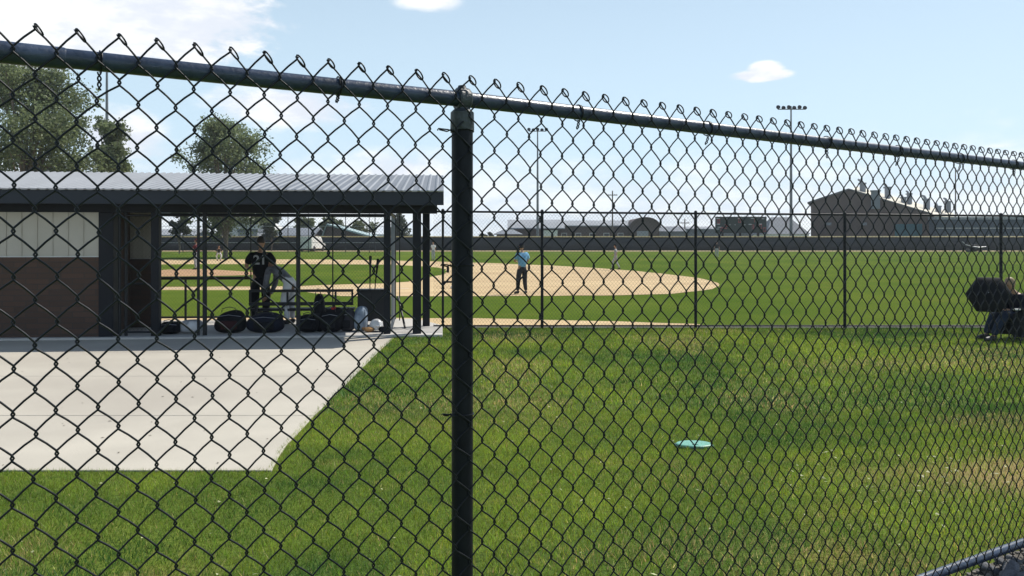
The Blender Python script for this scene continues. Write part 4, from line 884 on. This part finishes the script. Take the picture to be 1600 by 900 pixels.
# ------------------------------------------------------------------ buildings
def bm_mat(n, c, **k): return mat(n, c, .8, .08, .3, **k)
BM = dict(gym=bm_mat('gym_brown', (.085, .055, .048)), gymroof=bm_mat('gym_roof', (.12, .12, .13)), blue=bm_mat('blue_grey', (.05, .07, .10)), lroof=bm_mat('pale_roof', (.27, .29, .32)), wht=bm_mat('white_wall', (.68, .68, .66)), crm=bm_mat('cream_roof', (.62, .58, .48)),
          brown=bm_mat('dark_brown', (.085, .06, .055)), slate=bm_mat('slate', (.16, .18, .21)), teal=bm_mat('teal_panel', (.02, .10, .13)), tealroof=bm_mat('teal_roof', (.32, .42, .44)), glass=mat('window_glass', (.03, .04, .05), .1, .1, 1), trim=bm_mat('trim', (.5, .5, .48)))
def bld(name, label, px0, px1, py_e, py_r, Y, depth, wall='brown', roof='lroof', kind='gable_x', ov=.4, wins=0, door=None, peak=None, cat='building'):
    zg = zfield(Y); x0, x1 = PX(px0, Y), PX(px1, Y); cx = (x0+x1)/2; hw = (x1-x0)/2; ze = P(0, py_e, Y).z-zg; zr = P(0, py_r, Y).z-zg
    o = thing(name, label, cat, (cx, Y, zg)); w_ = BM[wall]; r_ = BM[roof]
    if kind == 'gable_x':      # ridge runs left-right, eave towards us
        m = MB(); m.bb((-hw, 0, 0), (hw, depth, ze)); m.build('wall', w_, o)
        m = MB(); m.prism([(-ov, ze-.1), (-ov, ze+.08), (depth/2, zr), (depth+ov, ze+.08), (depth+ov, ze-.1), (depth/2, zr-.18)], -hw-ov, hw+ov, 'x'); m.build('roof', r_, o)
        m = MB(); m.prism([(.02, ze-.02), (depth/2, zr-.2), (depth-.02, ze-.02)], -hw+.01, hw-.01, 'x'); m.build('gable', w_, o)
    elif kind == 'gable_y':    # gable end faces us
        pk = (PX(peak, Y)-cx) if peak else 0
        m = MB(); m.prism([(-hw, 0), (hw, 0), (hw, ze), (pk, zr), (-hw, ze)], 0, depth, 'y'); m.build('wall', w_, o)
        m = MB(); m.prism([(-hw-ov, ze-.1), (pk, zr+.02), (hw+ov, ze-.1), (hw+ov, ze+.15), (pk, zr+.25), (-hw-ov, ze+.15)], -ov, depth+ov, 'y'); m.build('roof', r_, o)
    elif kind == 'flat':
        m = MB(); m.bb((-hw, 0, 0), (hw, depth, ze)); m.build('wall', w_, o); m = MB(); m.bb((-hw-.1, -.1, ze+.002), (hw+.1, depth+.1, zr)); m.build('roof', r_, o)
    elif kind == 'hip':
        m = MB(); m.bb((-hw, 0, 0), (hw, depth, ze)); m.build('wall', w_, o); a = hw*.45
        m = MB(); m.add([(-hw-ov, -ov, ze+.003), (hw+ov, -ov, ze+.003), (hw+ov, depth+ov, ze+.003), (-hw-ov, depth+ov, ze+.003), (-a, depth/2, zr), (a, depth/2, zr)], [(0, 1, 5, 4), (1, 2, 5), (2, 3, 4, 5), (3, 0, 4), (3, 2, 1, 0)]); m.build('roof', r_, o)
    elif kind == 'arch':
        pts = [(-hw, 0), (hw, 0), (hw, ze)]+[(hw*math.cos(a), ze+(zr-ze)*math.sin(a)) for a in np.linspace(.12, math.pi-.12, 14)]+[(-hw, ze)]
        m = MB(); m.prism(pts, 0, depth, 'y'); m.build('wall', w_, o)
        ar = [(hw*1.04*math.cos(a), ze+(zr-ze)*1.02*math.sin(a)) for a in np.linspace(0, math.pi, 18)]; ar2 = [(hw*1.1*math.cos(a), ze+(zr-ze)*1.10*math.sin(a)+.05) for a in np.linspace(math.pi, 0, 18)]
        m = MB(); m.prism(ar+ar2, -.5, depth+.5, 'y'); m.build('roof', r_, o)
    for i in range(wins):
        wx = -hw+2*hw*(i+.7)/(wins+.4); f_ = MB().bb((wx-.55, -.06, ze*.45), (wx+.55, -.004, ze*.45+1.1)).build('window', BM['trim'], o); MB().bb((wx-.46, -.08, ze*.45+.09), (wx+.46, -.062, ze*.45+1.0)).build('pane', BM['glass'], f_)
    if door:
        a, b_, top, mt = door; xa, xb = PX(a, Y)-cx, PX(b_, Y)-cx; MB().bb((xa, -.07, 0), (xb, -.005, P(0, top, Y).z-zg)).build('door', BM[mt], o)
    return o
TH = -math.atan((1330-800)/FPX); GY = 150.0
gym = thing('gymnasium', 'big dark brown gabled gymnasium rising beyond the right side of the outfield', 'building', (PX(1267, GY), GY, zfield(GY)), TH)
def gf(px, py):
    k = (px-800)/FPX; t = (k*GY-PX(1267, GY))/(math.cos(TH)-k*math.sin(TH)); Yq = GY+t*math.sin(TH); return (t, P(0, py, Yq).z-zfield(GY))
top_ = [gf(1267, 316), gf(1326, 297), gf(1440, 331), gf(1457, 336), gf(1462, 342)]
MB().prism([(0, 0)]+top_+[(top_[-1][0], 0)], 0, 26, 'y').build('wall', BM['gym'], gym)
e0 = (top_[0][0]-.6, top_[0][1]-.25); MB().prism([e0]+[(a_, b_+.05) for a_, b_ in top_[1:4]]+[(a_, b_+.30) for a_, b_ in top_[3:0:-1]]+[(e0[0], e0[1]+.28)], -.3, 26.3, 'y').build('roof', BM['gymroof'], gym)
d0, d1 = gf(1398, 350), gf(1441, 350); MB().bb((d0[0], -.07, 0), (d1[0], -.005, d0[1])).build('door', BM['teal'], gym)
d0, d1 = gf(1361, 299), gf(1375, 299); m = MB(); m.bb((d0[0], -.6, d0[1]-3.2), (d1[0], 1.2, d0[1])); m.bb((d0[0]-.15, -.75, d0[1]+.002), (d1[0]+.15, 1.35, d0[1]+.16)); m.build('roof_tower', BM['slate'], gym)
for px in (1290, 1345): d0 = gf(px, 352); MB().bb((d0[0], -.06, d0[1]), (d0[0]+1.0, -.005, d0[1]+.5)).build('vent', BM['slate'], gym)
hall = thing('metal_roof_hall', 'cream metal-roofed hall with exhaust fans showing behind the gymnasium roof', 'building', (PX(1410, 180), 180, zfield(180)))
def hp(px, py, Y_): p = P(px, py, Y_); return (p.x-hall.location.x, Y_-180, p.z-hall.location.z)
q = [hp(1330, 300, 176), hp(1490, 343, 176), hp(1490, 333, 192), hp(1338, 291, 192)]
MB().add(q+[(a_, b_, c_-.25) for a_, b_, c_ in q], [(0, 1, 2, 3), (7, 6, 5, 4), (0, 4, 5, 1), (1, 5, 6, 2), (2, 6, 7, 3), (3, 7, 4, 0)]).build('roof', BM['crm'], hall)
q2 = [(a_, b_, c_-.3) for a_, b_, c_ in q]; MB().add(q2+[(a_, b_, 0) for a_, b_, c_ in q], [(0, 1, 2, 3), (7, 6, 5, 4), (0, 4, 5, 1), (1, 5, 6, 2), (2, 6, 7, 3), (3, 7, 4, 0)]).build('wall', BM['crm'], hall)
for px, py, s_ in ((1348, 292, 1.0), (1387, 298, .95), (1412, 313, .8), (1421, 307, .75), (1448, 317, 1.0), (1466, 327, .85), (1481, 320, .9)):
    q = Vector(hp(px, py, 184)); m = MB(); m.bb((q.x-.5*s_, q.y-.5, q.z-1.8), (q.x+.5*s_, q.y+.5, q.z+.6*s_)); m.bb((q.x-.8*s_, q.y-.6, q.z+.602*s_), (q.x+.6*s_, q.y+.6, q.z+.95*s_))
    m.tube([q+Vector((-.3, 0, .9*s_)), q+Vector((-.6*s_, 0, 1.5*s_)), q+Vector((-1.1*s_, 0, 1.7*s_))], [.35*s_, .3*s_, .2*s_], 8); m.build('exhaust_fan', BM['slate'], hall)
low = bld('low_building', 'long low blue-grey building running off the right edge behind the fence', 1462, 1690, 343, 339, 140, 12, 'blue', 'lroof', 'flat', .3, 0)
m = MB(); hwl = (PX(1690, 140)-PX(1462, 140))/2; m.bb((-hwl, -.12, P(0, 357, 140).z-zfield(140)), (hwl, -.003, P(0, 356, 140).z-zfield(140))); m.build('band', BM['trim'], low)
for k in range(7):
    x_ = -hwl+2+k*3.6; m = MB().bb((x_, -.1, .3), (x_+.12, -.02, 2.6)).build('downpipe', BM['trim'], low)
bld('tent_building', 'grey building with pyramid roof between the scoreboard and the gymnasium', 1200, 1264, 366, 338, 145, 9, 'wht', 'slate', 'hip', .3)
bld('arched_building', 'brown building with an arched roof and pale door in the centre distance', 986, 1030, 356, 341, 150, 10, 'brown', 'brown', 'arch', .3, 0, (995, 1013, 361, 'lroof'))
bld('long_building', 'long dark brown building with pale roof left of the arched building', 866, 985, 353, 343, 152, 12, 'brown', 'lroof', 'gable_x', .5, 5)
bld('farm_shed', 'shed with a broad light grey roof behind the man in the light blue shirt', 803, 872, 357, 342, 148, 10, 'brown', 'lroof', 'gable_x', 1.2)
bld('small_house', 'small house with dark hipped roof left of the light-roofed shed', 776, 812, 366, 358, 140, 7, 'brown', 'slate', 'hip', .6)
bld('white_trailer', 'white box trailer parked under the eave of the long brown building', 850, 871, 361, 360, 142, 3, 'wht', 'wht', 'flat', 0)
bld('slate_shed', 'blue-grey shed with sloping roof right of the arched building', 1030, 1070, 362, 353, 156, 8, 'slate', 'slate', 'gable_x', .3)
bld('low_warehouse', 'low pale warehouse behind the scoreboard posts', 1068, 1205, 358, 353, 165, 10, 'slate', 'lroof', 'gable_x', .4)
bld('white_shed', 'white shed roof glimpsed through the left end of the dugout', 236, 300, 368, 357, 118, 8, 'slate', 'lroof', 'gable_x', .5)
bld('white_barn', 'white gabled barn seen through the dugout above the standing coach', 352, 412, 357, 337, 125, 10, 'wht', 'wht', 'gable_y', .4)
bld('blue_shed', 'pale blue shed with dark eave in front of the white barn', 372, 402, 362, 358, 119, 5, 'lroof', 'slate', 'flat', .2)
bld('grey_roof_house', 'house with grey shingle roof seen right of the bending player', 438, 486, 369, 355, 120, 8, 'brown', 'slate', 'gable_x', .5)
bld('teal_roof_house', 'house with long sloping pale teal roof seen through the right of the dugout', 505, 586, 373, 352, 122, 9, 'brown', 'tealroof', 'gable_y', .3, 0, None, 511)
bld('white_roof_house', 'low building with flat white roof at the right edge of the dugout opening', 574, 648, 371, 366, 135, 6, 'brown', 'wht', 'flat', .3)
# white van beside far fence
vn = thing('parked_van', 'white van parked in front of the far fence seen through the dugout', 'van', (PX(488, 108), 108, zfield(108)), R(80))
m = MB(); m.prism([(-2.3, .35), (2.3, .35), (2.35, 1.0), (1.5, 1.15), (.9, 1.95), (-2.25, 2.0)], -.9, .9, 'y'); m.build('body', BM['wht'], vn, bevel=.06)
m = MB(); m.prism([(.95, 1.9), (1.47, 1.2), (1.52, 1.2), (1.0, 1.93)], -.75, .75, 'y'); m.build('windscreen', BM['glass'], vn)
for x_ in (-1.4, 1.45):
    for y_ in (-.85, .85): MB().tube([(x_, y_-.1, .35), (x_, y_+.1, .35)], .35, 16).build('wheel', MAT['shoe'], vn)
# field drag cart near the fence
ct = thing('tarp_cart', 'low dark tarp cart with a curved pale rail near the outfield fence at right', 'cart', (PX(1518, 103), 103, zfield(103)))
m = MB(); m.ell((0, 0, .55), (1.25, .6, .5), n=20, m=8, jit=.08); m.build('tarp', MAT['black'], ct)
m = MB(); m.tube([(-1.5, -.6, 1.35), (-1.1, -.62, .95), (-.3, -.62, .72), (.6, -.62, .62), (1.5, -.62, .70)], .045, 8); m.build('rail', MAT['alu'], ct)
for x_ in (-.8, .8): MB().tube([(x_, -.65, .25), (x_, -.5, .25)], .25, 14).build('wheel', MAT['shoe'], ct)
# tall net fence beyond the far foul side
nf = thing('netting_fence', 'tall thin-posted netting fence crossing behind the infield, seen through the dugout', 'fence', (0, 100, zfield(100)))
for px in (252, 286, 322, 414, 450, 482, 540, 577, 586): x_ = PX(px, 100); MB().tube([(x_, 0, 0), (x_, 0, 5.0)], .05, 6).build('post', MAT['dullpaint'], nf)
m = MB(); xa, xb = PX(200, 100), PX(600, 100)
for z_ in (1.25, 3.3, 4.95): m.tube([(xa, 0, z_), (xb, 0, z_)], .03, 6)
m.build('cable', MAT['alu'], nf)

# ------------------------------------------------------------------ trees
def tree(name, label, px, pyt, Y, wpx, leafm='foliage', nl=16000, leaf=.22, lobes=9, trunkfrac=.3, seed=0, group='trees beyond the field', conifer=False, cat='tree', lean=0):
    st = np.random.default_rng(seed+100); zg = zfield(Y); H = P(0, pyt, Y).z-zg; W = wpx/FPX*Y
    o = thing(name, label, cat, (PX(px, Y), Y, zg), group=group)
    tr = MB(); tr.tube([(0, 0, -.2), (.1, 0, H*.2), (-.1, .1, H*.45), (0, 0, H*.8)], [H*.018, H*.014, H*.010, H*.003], 10)
    cs = []
    if conifer:
        n = 26
        for i in range(n):
            f_ = i/n; cs.append((st.normal(0, .05)*W, st.normal(0, .05)*W, H*(.15+.83*f_), W*.5*(1-f_)*.9+.15, H*.06))
    else:
        for i in range(lobes*3):
            u = st.random(); zf_ = trunkfrac+(1-trunkfrac)*st.random()**.85; prof = math.sqrt(max(.05, 1-((zf_-.58)/.46)**2)) if zf_ > .2 else .4; prof = min(prof, 1)
            a = st.random()*2*math.pi; rr_ = W*.5*prof*(.25+.60*st.random()); rl = W*(.06+.085*st.random()); zz = H*zf_
            zz = min(zz, H-rl*.7)
            cs.append((rr_*math.cos(a)+lean*zf_, rr_*math.sin(a), zz, rl, rl*(.7+.3*st.random())))
        for c in cs[::2]:
            s0 = H*(.12+.35*st.random()); e = Vector(c[:3]); b0 = Vector((0, 0, s0)); mid_ = b0.lerp(e, .5)+Vector((0, 0, H*.03)); tr.tube([b0, mid_, e], [H*.010, H*.006, H*.002], 6)
    tr.build('trunk', MAT['bark'], o)
    cs = np.array(cs); wgt = cs[:, 3]**2; idx = st.choice(len(cs), nl, p=wgt/wgt.sum()); c = cs[idx]
    dv = st.standard_normal((nl, 3)); dv /= np.linalg.norm(dv, axis=1, keepdims=True); rad = (.25+1.0*st.random(nl)**.7)[:, None]
    # ragged twigs: quantise directions into clumps
    dv2 = dv+.35*np.sin(dv[:, [1, 2, 0]]*7+idx[:, None]); p = c[:, :3]+dv2*rad*np.stack([c[:, 3], c[:, 3], c[:, 4]], 1)
    p[:, 2] = np.maximum(p[:, 2], H*.06)
    a = st.standard_normal((nl, 3)); a /= np.linalg.norm(a, axis=1, keepdims=True); b_ = np.cross(a, st.standard_normal((nl, 3))); b_ /= np.linalg.norm(b_, axis=1, keepdims=True)
    sz_ = leaf*(.6+.8*st.random(nl))[:, None]; a *= sz_; b_ *= sz_*.55
    V = np.stack([p-a, p-b_, p+a, p+b_], 1).reshape(-1, 3); F = np.arange(nl*4).reshape(-1, 4); npmesh('crown', V, F, MAT[leafm], o, smooth=False)
    return o
tree('cottonwood_tree', 'largest leafy cottonwood at the far left behind the dugout roof', 42, 102, 62, 225, nl=40000, leaf=.12, lobes=22, seed=1, trunkfrac=.22)
tree('cottonwood_tree', 'lower rounded cottonwood at the right foot of the big left tree', 168, 186, 66, 104, nl=16000, leaf=.13, lobes=14, seed=22, trunkfrac=.2)
tree('cottonwood_tree', 'medium leafy tree standing alone above the middle of the dugout roof', 352, 192, 78, 168, nl=24000, leaf=.135, lobes=20, seed=3, trunkfrac=.22)
tree('cottonwood_tree', 'dark tree left of the white barn, seen through the dugout', 350, 322, 108, 44, 'foliage2', 5000, .2, 7, .15, 4)
tree('cottonwood_tree', 'dark tree right of the white barn, seen through the dugout', 424, 328, 110, 44, 'foliage2', 5000, .2, 7, .12, 5)
tree('cottonwood_tree', 'broken branch of foliage hanging by the white shed at the dugout left', 280, 330, 96, 40, 'foliage2', 2600, .2, 6, .5, 6)
tree('cottonwood_tree', 'light green tree behind the grey-roofed house', 480, 342, 135, 50, 'foliage3', 4000, .24, 7, .15, 7)
tree('cottonwood_tree', 'light green tree behind the peak of the teal-roofed house', 520, 342, 140, 50, 'foliage3', 4000, .24, 7, .15, 8)
tree('cottonwood_tree', 'light green tree behind the lower end of the teal roof', 562, 346, 140, 56, 'foliage3', 4000, .24, 7, .15, 9)
tree('conifer_tree', 'dark conifer in the dugout side opening by the right posts', 624, 326, 118, 34, 'foliage2', 5000, .22, 7, .1, 10, conifer=True)
tree('leafy_bush', 'low bush at the foot of the far fence right of the near fence post', 752, 366, 135, 26, 'foliage2', 1200, .2, 5, .05, 11, cat='bush')
tree('leafy_bush', 'low bush beside the dark hipped-roof house', 765, 364, 136, 18, 'foliage2', 1000, .2, 5, .05, 12, cat='bush')
tree('cottonwood_tree', 'small tree far behind the low blue-grey building at the right edge', 1640, 330, 170, 70, 'foliage2', 3000, .3, 7, .15, 13)

# ------------------------------------------------------------------ haze: thin summer air
hz = MB().bb((-450, -70, -1.4), (450, 420, 34)).build('haze', bpy.data.materials.new('air'))
hm = hz.data.materials[0]; hm.use_nodes = True; t = hm.node_tree; t.nodes.clear(); oo = t.nodes.new('ShaderNodeOutputMaterial'); pv = t.nodes.new('ShaderNodeVolumePrincipled')
pv.inputs['Density'].default_value = .0004; pv.inputs['Color'].default_value = (.84, .91, 1, 1); pv.inputs['Anisotropy'].default_value = .25; t.links.new(pv.outputs[0], oo.inputs['Volume'])
tag(hz, kind='stuff')
